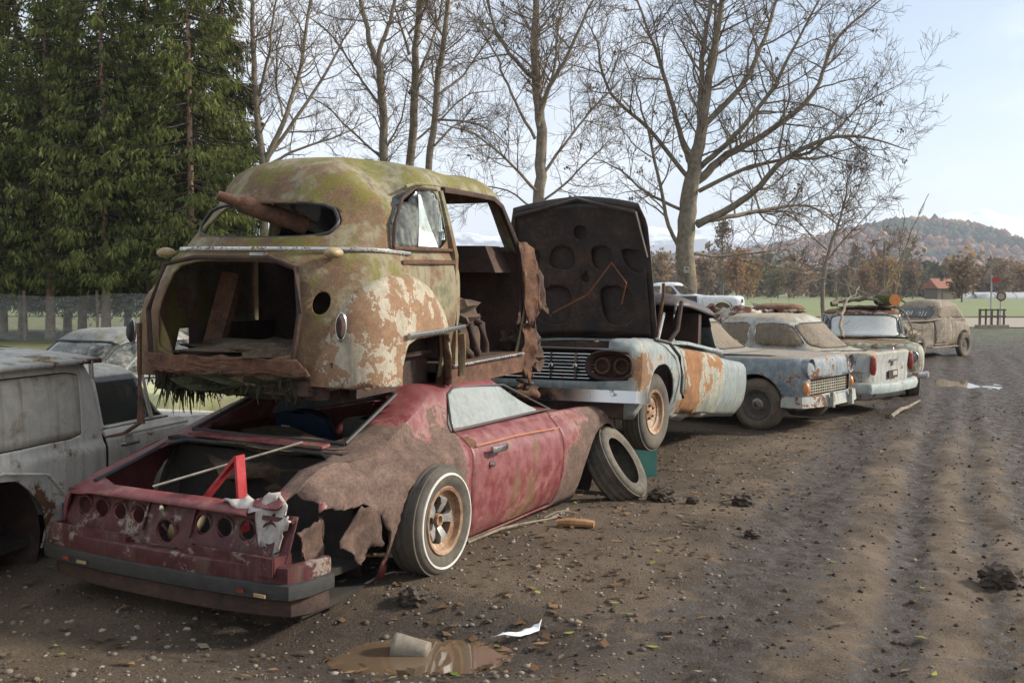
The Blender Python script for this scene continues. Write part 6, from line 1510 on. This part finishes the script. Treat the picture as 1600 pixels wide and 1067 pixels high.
plain_wreck('yellow_green_wreck', 'pale yellow-green and red car between the van and the red coupe', (-2.7, 10.2, -.06), 20, patina('yellow_green_paint', (.42, .42, .20), (.48, .47, .26), rust=.20, gloss=.5, spots=[], rust_ramp=[(.25, (.18, .03, .02)), (.48, (.30, .06, .04)), (.62, (.32, .09, .05)), (.80, (.30, .14, .07))]), dict(side=M['glass'], front=M['glass'], rear=M['glass']), 1.40, 34)
# crumpled heap
for k, (x, y, s_, lab) in enumerate([(6.1, 27.5, 1.5, 'pale crumpled sheet heap behind the finned saloon roof'), (7.0, 27.8, 1.4, 'dark crumpled sheet heap beside the pale one')]):
    t = root('scrap_heap', lab, 'scrap', (x, y, 0), 20 * k)
    r_ = random.Random(k + 3); mm = [patina('scrap_pale', (.35, .31, .25), rust=.45), M['rust_dark']][k]
    lump('heap_core', (0, 0, .55), (s_ * 1.2, 1.2, 1.6), mm, t, .35, 2.4, 40 + k)
    for q in range(9):
        a = r_.uniform(0, 2 * PI); z = r_.uniform(.6, 1.35); u = Vector((math.cos(a) * .7, math.sin(a) * .5, z))
        ragged_sheet('scrap_panel', [u + Vector((r_.uniform(-.4, .4), r_.uniform(-.3, .3), r_.uniform(-.2, .25))) for _ in range(5)], [mm, M['chrome_bad'], M['rust']][q % 3], t, q, .01, .08, 2)
# ---- grey panel van at the left edge
def van():
    c = root('grey_panel_van', 'dented grey-white panel van at the left edge with rust-eaten wheel arch', 'van', (-3.87, 5.67, -.10), 75)
    mt = patina('grey_white_paint', (.50, .475, .41), (.58, .555, .49), rust=.22, gloss=.5, streak=.35, primer=(.30, .24, .17), edge=.05, spots=[(.85, -.78, .35, .30, .16), (.2, -.78, 1.36, .9, .06)], mud=.12)
    mu = patina('brown_stained_panel', (.43, .40, .33), (.52, .485, .41), rust=.20, gloss=.6, streak=.45, moss=.15, mud=.1, primer=(.22, .17, .11), edge=.12, scale=1.4)
    bm = shell([L(.26, -1.15, 1.46, .74, (.15, .2), (.03, .05)), L(.55, -1.2, 1.47, .79, (.15, .2), (.03, .05)), L(.82, -1.2, 1.47, .785, (.15, .2), (.03, .05)), L(.845, -1.2, 1.47, .765, (.15, .2), (.03, .05)), L(1.30, -1.15, 1.40, .735, (.15, .2), (.05, .1)), L(1.40, -1.1, 1.36, .69, (.15, .2), (.05, .15)), L(1.44, -.9, 1.2, .45, (.2, .2), (.1, .2)), L(1.46, -.7, 1.0, 0, (.1, 0), (.1, 0))], [4, 4, 1, 6, 3, 2, 2], 9, 34, warper(.010, 2.0, 41, [(.9, -.79, .68, .3, 0, .045, 0), (.5, -.79, .5, .25, 0, .03, 0)]))
    drop(bm, cut(bm, jag(circ(.48, .34, .40, 26, -30, 210), .016, .04, 9), 'y', lambda q: q.y < -.4 and q.z < .85)); drop(bm, cut(bm, circ(.48, .34, .40, 26, -30, 210), 'y', lambda q: q.y > .4 and q.z < .85))
    pu = panel(bm, rnd([(-1.0, .90), (1.24, .90), (1.24, 1.335), (-1.0, 1.335)], 2, .05), 'y', lambda q: q.y < -.4 and q.z > .86, .008); pp = bobj('side_panel', pu, mu, c, .01); pp['label'] = 'brown-stained upper side panel of the van'
    bobj('cargo_body', bm, mt, c, .01)
    rf = MB().sheet(lambda u, v: (-1.15 + 2.55 * u, -.80 + 1.6 * v, 1.41 + .06 * math.sin(v * PI)), 12, 12).build('roof', patina('flaking_roof', (.33, .32, .29), rust=.38, moss=.2, streak=.3, gloss=.7), c); rf.modifiers.new('skin', 'SOLIDIFY').thickness = .03
    b2 = shell([L(.26, 1.485, 3.35, .70, (.03, .05), (.25, .5)), L(.55, 1.48, 3.45, .77, (.03, .05), (.25, .5)), L(.80, 1.48, 3.4, .765, (.03, .05), (.3, .5)), L([(1.4, .90), (3.4, .84)], 1.485, 3.25, .72, (.03, .05), (.3, .5)), L(.915, 1.49, 2.45, .70, (.03, .05), (.2, .5)), L(1.27, 1.50, 2.12, .61, (.03, .08), (.15, .4)), L(1.33, 1.52, 2.02, .48, (.03, .1), (.15, .3)), L(1.345, 1.6, 1.9, 0, (.1, 0), (.1, 0))], [4, 4, 2, 3, 5, 2, 2], 7, 22, warper(.006, 2, 42))
    for sg in (-1, 1):
        fl_ = lambda q, sg=sg: q.y * sg > .3
        wpoly = [(1.545, .935), (2.06, .935), (2.03, 1.25), (1.545, 1.25)]; vpoly = [(2.10, .935), (2.36, .935), (2.085, 1.24)]
        bobj('door_window', take(b2, cut(b2, wpoly, 'y', fl_)), M['glass_van'], c, .005); bobj('vent_window', take(b2, cut(b2, vpoly, 'y', fl_)), M['glass_van'], c, .005)
        pb = panel(b2, [(1.50, .31), (2.38, .31), (2.46, .60), (2.44, .915), (1.50, .915)], 'y', lambda q, sg=sg: q.y * sg > .3 and q.z < .93, .006)
        d = bobj('door', pb, mt, c, .01)
        MB().sweep([(1.60, sg * .79, .80), (1.62, sg * .815, .80), (1.76, sg * .815, .80), (1.80, sg * .79, .805)], sect(.022, .026, 8)).build('handle', M['chrome'], d); MB().lathe([(.001, .0), (.05, .002), (.056, .012)], 20, 'y', (1.72, sg * .770, .815)).build('handle_cup', mt, d)
        MB().sweep([(1.51, sg * .775, .865), (2.45, sg * .765, .86)], sect(.012, .02, 6)).build('door_crease', mt, d)
        drop(b2, cut(b2, circ(2.85, .33, .37, 22, -30, 210), 'y', lambda q, sg=sg: q.y * sg > .4 and q.z < .8))
        MB().tube([(2.075, sg * .635, 1.245), (2.075, sg * .71, .93)], .012, 6).build('window_post', M['grille_cream'], c)
    drop(b2, cut(b2, [(-.56, .95), (.56, .95), (.48, 1.25), (-.48, 1.25)], 'x', lambda q: q.x > 2. and q.z > .9))
    bobj('cab', b2, mt, c, .01)
    fl = MB(); fl.box((1.0, 0, .29), (4.0, 1.3, .05)); fl.box((1.6, 0, .55), (.12, 1.2, .5)); fl.box((2.45, 0, .6), (.04, 1.25, .5)); fl.box((1.44, .3, .8), (.03, .8, 1.0)); fl.build('floor_pan', M['interior'], c, smooth=False)
    MB().lathe([(.40, -.30), (.41, 0), (.001, -.32)], 20, 'y', (.48, -.42, .36)).build('wheel_housing', M['rust_dark'], c)
    MB().tube([(1.02, -.80, .56), (.86, -.802, .72), (.48, -.803, .79), (.12, -.803, .72), (-.06, -.80, .56)], .012, 6).build('arch_crease', mt, c)
    ragged_sheet('dent_patch', [(.98, -.80, .52), (1.16, -.80, .50), (1.18, -.80, .40), (1.0, -.80, .38)], M['blue_vinyl'], c, 3, .004, .01, 2)
    MB().sweep([(1.30, -.79, 1.40), (1.31, -.785, 1.28)], sect(.03, .02, 6)).build('roof_bracket', M['rim_grey'], c)
    for sg in (-1, 1): wheel(c, (2.85, sg * .66, .30), .31, .16, .18, (0, sg, 0), 'plain', 'tyre_muddy', 'rim_dark')
M['glass_van'] = glass_mat('van_glass', .25, (.28, .29, .27), (.55, .62, .58), milky=.12)
van()
# ------------------------------------------------------------------ lane-side things
def post(px, dep, top_px, r, m, name, label, cat, z0=-.2):
    x = (px - 800) / 1600 * dep; t = root(name, label, cat, (x, dep, 0)); MB().tube([(0, 0, z0), (0, 0, 1.75 + (456 - top_px) / 1600 * dep)], r, 8).build('pole', m, t); return t
M['metal'] = rough_mat('galvanised_pole', (.25, .25, .25), (.42, .42, .41), 3, .5, .2); M['sign_red'] = rough_mat('red_sign_enamel', (.33, .02, .02), (.42, .035, .03), 3, .5, .1); M['wood_grey'] = rough_mat('grey_timber', (.07, .055, .04), (.19, .155, .115), 5, .95, .5)
t = post(1548, 50, 430, .04, M['metal'], 'arrow_signpost', 'red arrow sign on a tall thin pole beside the lane', 'sign')
mobj('arrow_board', [(x, y, z) for y in (-.06, -.03) for x, z in ((.0, 2.22), (.34, 2.22), (.48, 2.33), (.34, 2.44), (.0, 2.44))], [(0, 1, 2, 3, 4), (9, 8, 7, 6, 5)] + [(i, (i+1) % 5 + 0, (i+1) % 5 + 5, i + 5) for i in range(5)], M['sign_red'], t, smooth=False)
t = post(1563, 51, 470, .04, M['metal'], 'round_sign', 'round white sign with dark red rim beside the bridge railing', 'sign')
o = torus((0, -.06, 1.53), .21, .035, 'y', 28, 6).build('rim', M['rust'], t); MB().lathe([(.001, -.05), (.2, -.05), (.2, -.04)], 24, 'y', (0, 0, 1.53)).build('face', M['grille_cream'], t)
t = root('bridge_railing', 'small wooden railing on a concrete kerb at the lane crossing', 'railing', ((1550 - 800) / 1600 * 49, 49, 0), 5); t.scale = (.58, .8, .82)
MB().box((.0, 0, .10), (2.6, .5, .22)).build('kerb', M['gravel'], t, smooth=False)
for k in range(5): MB().box((-1.05 + .52 * k, 0, .62), (.14 if k == 0 else .09, .12, 1.05)).build('post', M['wood_grey'], t, smooth=False)
for z in (.70, 1.08): MB().box((.0, -.08, z), (2.3, .05, .09)).build('rail', M['wood_grey'], t, smooth=False)
for i, (px, dep, top, lab) in enumerate([(1380, 120, 378, 'utility pole in front of the wooded hill'), (1001, 130, 375, 'utility pole left of the big tree trunk')]):
    post(px, dep, top, .13, M['bark'], 'utility_pole', lab, 'pole')
t = root('field_hut', 'small dark hut with red tiled roof out in the fields', 'hut', ((1468 - 800) / 1600 * 230, 230, 0), 20)
MB().box((0, 0, 1.3), (5.0, 4.0, 2.8)).build('wall', M['wood_grey'], t, smooth=False)
o = MB().add([(-2.9, -2.5, 2.5), (2.9, -2.5, 2.5), (2.9, 2.5, 2.5), (-2.9, 2.5, 2.5), (-2.9, 0, 4.7), (2.9, 0, 4.7)], [(0, 1, 5, 4), (2, 3, 4, 5), (0, 4, 3), (1, 2, 5), (3, 2, 1, 0)]).build('roof', rough_mat('red_roof_tiles', (.19, .07, .042), (.30, .125, .075), 2, .9, .3), t, smooth=False)
MB().box((-.6, -2.05, 1.0), (1.0, .1, 2.0)).build('door', M['bark'], t, smooth=False)
M['film'] = rough_mat('polythene_film', (.32, .33, .34), (.46, .47, .48), 2, .5, .1)
for i, (px, w_) in enumerate([(1530, 14), (1560, 16), (1588, 12)]):
    t = root('polytunnel', ['white polytunnel behind the arrow sign', 'white polytunnel, middle one of the far row', 'white polytunnel at the right edge of the far row'][i], 'greenhouse', ((px - 800) / 1600 * 265, 265, 0), 8, group='white polytunnels across the field')
    MB().sheet(lambda u, v: (-w_ / 2 + w_ * u, -3 * math.cos(v * PI), .05 + 1.6 * math.sin(v * PI)), 8, 12).build('cover', M['film'], t)
    for k in range(4): MB().tube([(-w_ / 2 + w_ * k / 3, -3.03 * math.cos(a), .06 + 1.63 * math.sin(a)) for a in np.linspace(0, PI, 9)], .06, 5).build('hoop', M['metal'], t)
t = root('nest_box', 'small pale nest box fixed to the big tree trunk', 'nest box', ((1072 - 800) / 1600 * 40.4, 40.4, 2.62)); MB().box((0, 0, 0), (.20, .16, .26)).build('box', M['grille_cream'], t, smooth=False); MB().lathe([(.001, -.085), (.04, -.085), (.04, -.08)], 12, 'y', (0, 0, .03)).build('hole', M['interior'], t)
# ------------------------------------------------------------------ scatter on the ground
rs = np.random.default_rng(77)
def scatter(n, xr_, yr_, dens=None, pw=1.0):
    x = rs.uniform(*xr_, n * 3); y = yr_[0] + (yr_[1] - yr_[0]) * rs.random(n * 3)**pw; k = np.ones(len(x), bool) if dens is None else rs.random(len(x)) < dens(x, y)
    return x[k][:n], y[k][:n]
offroad = lambda x, y: np.clip(.15 + 1.1 / (1 + np.exp((road_t(x, y) + 1.5) * 3.0)), 0, 1)
_b = bmesh.new(); bmesh.ops.create_icosphere(_b, subdivisions=1, radius=1); I1V = np.array([v.co[:] for v in _b.verts]); I1F = np.array([[v.index for v in f.verts] for f in _b.faces]); _b.free()
def stones(name, label, n, xr_, yr_, size, cols, pw=1.3, dens=offroad, flat=.6, sink=.2):
    x, y = scatter(n, xr_, yr_, dens, pw); n = len(x); z = ground_h(x, y); sz = rs.uniform(*size, n) * rs.choice([.6, 1, 1, 1.7], n)
    sc = np.stack([sz, sz * rs.uniform(.6, 1, n), sz * flat * rs.uniform(.6, 1.1, n)], -1); a = rs.uniform(0, 2 * PI, n)
    V = I1V[None] * (1 + .45 * (rs.random((n, len(I1V), 1)) - .5)) * sc[:, None]; c, s_ = np.cos(a)[:, None], np.sin(a)[:, None]
    V = np.stack([V[..., 0] * c - V[..., 1] * s_, V[..., 0] * s_ + V[..., 1] * c, V[..., 2]], -1) + np.stack([x, y, z + sz * flat * sink], -1)[:, None]
    C = np.ones((n, len(I1V), 4)); C[..., :3] = (np.array(cols)[rs.integers(0, len(cols), n)] * rs.uniform(.7, 1.25, (n, 1)))[:, None]
    o = np_mesh(name, V.reshape(-1, 3), (I1F[None] + (np.arange(n) * len(I1V))[:, None, None]).reshape(-1, 3), M['tone'], col=C.reshape(-1, 4)); tag(o, label, name.replace('_', ' ').split()[-1], kind='stuff')
stones('gravel', 'small grey and brown stones strewn over the mud', 8500, (-4.5, 5.5), (4.0, 13), (.005, .014), [(.12, .098, .075), (.17, .14, .108), (.085, .066, .05), (.22, .19, .155)], 1.5)
stones('clods', 'crumbs of dark mud along the tyre tracks', 4500, (-1, 9), (4.0, 16), (.004, .013), [(.06, .042, .029), (.09, .066, .046), (.04, .029, .02)], 1.5, lambda x, y: np.clip(.1 + 1 / (1 + np.exp(-(road_t(x, y) + 1.6) * 3)), 0, 1), .7)
def leaves(name, label, n, xr_, yr_, size, cols, dens, pw=1.3):
    x, y = scatter(n, xr_, yr_, dens, pw); n = len(x); z = ground_h(x, y) + .008; a = rs.uniform(0, 2 * PI, n); l = rs.uniform(*size, n); w_ = l * rs.uniform(.3, .6, n); up = rs.uniform(.0, .45, (n, 4)) * l[:, None] * .8
    d = np.stack([np.cos(a), np.sin(a)], -1); s_ = np.stack([-d[:, 1], d[:, 0]], -1); b = np.stack([x, y], -1)
    P = np.stack([b - d * l[:, None], b + s_ * w_[:, None], b + d * l[:, None], b - s_ * w_[:, None]], 1)
    V = np.concatenate([P, (z[:, None] + up)[..., None]], -1); C = np.ones((n, 4, 4)); C[..., :3] = (np.array(cols)[rs.integers(0, len(cols), n)] * rs.uniform(.6, 1.3, (n, 1)))[:, None]
    tri = np.arange(n * 4).reshape(-1, 4); F = np.concatenate([tri[:, [0, 1, 2]], tri[:, [0, 2, 3]]], 0)
    tag(np_mesh(name, V.reshape(-1, 3), F, M['tone_tr'], col=C.reshape(-1, 4)), label, 'leaves', kind='stuff')
leaves('fallen_leaves', 'fallen brown leaves scattered beside the wrecks', 1500, (-4.5, 6), (4.0, 15), (.015, .045), [(.20, .13, .075), (.28, .19, .115), (.14, .09, .05), (.33, .26, .17), (.10, .065, .04)], offroad, 1.2)
leaves('green_leaves', 'few yellow-green fallen leaves near the puddle', 40, (-3, 2.5), (4.1, 8), (.02, .04), [(.22, .28, .06), (.30, .32, .08)], None)
leaves('wood_chips', 'splinters and bark chips under the red coupe', 700, (-2.6, 3.6), (4.6, 11), (.012, .05), [(.15, .09, .05), (.26, .16, .085), (.08, .055, .035)], lambda x, y: np.clip(np.exp(-((road_t(x, y) + 2.1) / .55)**2), 0, 1))
# single things on the ground
def at(px, py): # ground point under a photo pixel
    d = ((px - 800) / 1600, 1.0, -(py - 456) / 1600); k = CAM_H / -d[2]; return (d[0] * k, k, gz(d[0] * k, k))
for i, (px, py, s_, lab) in enumerate([(643, 970, .10, 'dark clod of mud beside the near puddle'), (1035, 797, .14, 'lumpy mud clod right of the leaning tyre'), (985, 772, .12, 'round mud clod behind the leaning tyre'), (1165, 800, .11, 'flat mud clod on the gravel in the middle'), (1085, 800, .07, 'small mud clod between two larger ones'), (1575, 920, .16, 'big dark mud clod at the right picture edge'), (1180, 858, .07, 'small dark clod on the bare track')]):
    x, y, z = at(px, py); o = lump('mud_clod', (0, 0, 0), (s_ * 1.5, s_ * 1.2, s_), M['clod'] if 'clod' in M else M.setdefault('clod', rough_mat('wet_clod', (.022, .016, .011), (.085, .06, .041), 14, .9, .9)), None, .42, 2.2, 50 + i, 4); o.location = (x, y, z + s_ * .25); tag(o, lab, 'clod')
M['cup'] = rough_mat('muddy_beige_plastic', (.11, .09, .065), (.24, .20, .15), 9, .7, .2)
x, y, z = at(640, 1018)
t = root('broken_pot', 'broken grey-beige plastic cup lying by the puddle', 'cup', (x, y, z + .05), 20)
pb = MB().sheet(lambda u, v: ((.052 + .018 * v) * math.cos(u * 4.6 - .9), (-.09 + .18 * v), (.052 + .018 * v) * math.sin(u * 4.6 - .9)), 24, 8).build('cup_wall', M['cup'], t, rot=(8, 0, 62)); pb.modifiers.new('skin', 'SOLIDIFY').thickness = .004
MB().lathe([(.001, -.09), (.052, -.09), (.052, -.085)], 20, 'y').build('cup_base', M['cup'], t, rot=(8, 0, 62))
x, y, z = at(805, 1002); o = ragged_sheet('crumpled_paper', [(-.13, -.03, .015), (.02, -.04, .012), (.12, .03, .02), (.13, .07, .05), (.10, .07, .03), (.0, -.005, .02)], M['paper'], None, 9, .002, .016, 2); o.location = (x, y, z + .015); tag(o, 'crumpled white paper lying in the muddy puddle', 'paper')
x, y, z = at(900, 853); t = root('split_log_piece', 'orange-brown piece of split wood beside the red coupe', 'wood', (x, y, z + .03), -8); MB().tube([(-.13, 0, 0), (-.05, .008, .005), (.06, 0, .004), (.13, -.006, 0)], [.034, .042, .04, .032], 9, flat=.75).build('wood_piece', M['wood'], t)
for i, (a, b, r, lab) in enumerate([((730, 885), (880, 835), .010, 'thin crooked stick left of the split wood'), ((850, 838), (905, 828), .008, 'short dark twig behind the split wood'), ((1395, 655), (1440, 632), .03, 'broken branch piece lying by the finned saloon'), ((560, 955), (640, 935), .006, 'thin curved twig behind the rear wheel'), ((1130, 795), (1190, 805), .009, 'dark twig near the flat clod')]):
    A = Vector(at(*a)); B = Vector(at(*b)); m_ = (A + B) / 2 + Vector((.03, .04, .035)); o = MB().tube([A + Vector((0, 0, r)), A.lerp(m_, .6) + Vector((0, 0, r + .01)), m_, B + Vector((0, 0, r))], [r, r * .9, r * .8, r * .4], 7).build('stick', M['bark_pale']); tag(o, lab, 'stick', 'sticks on the ground')
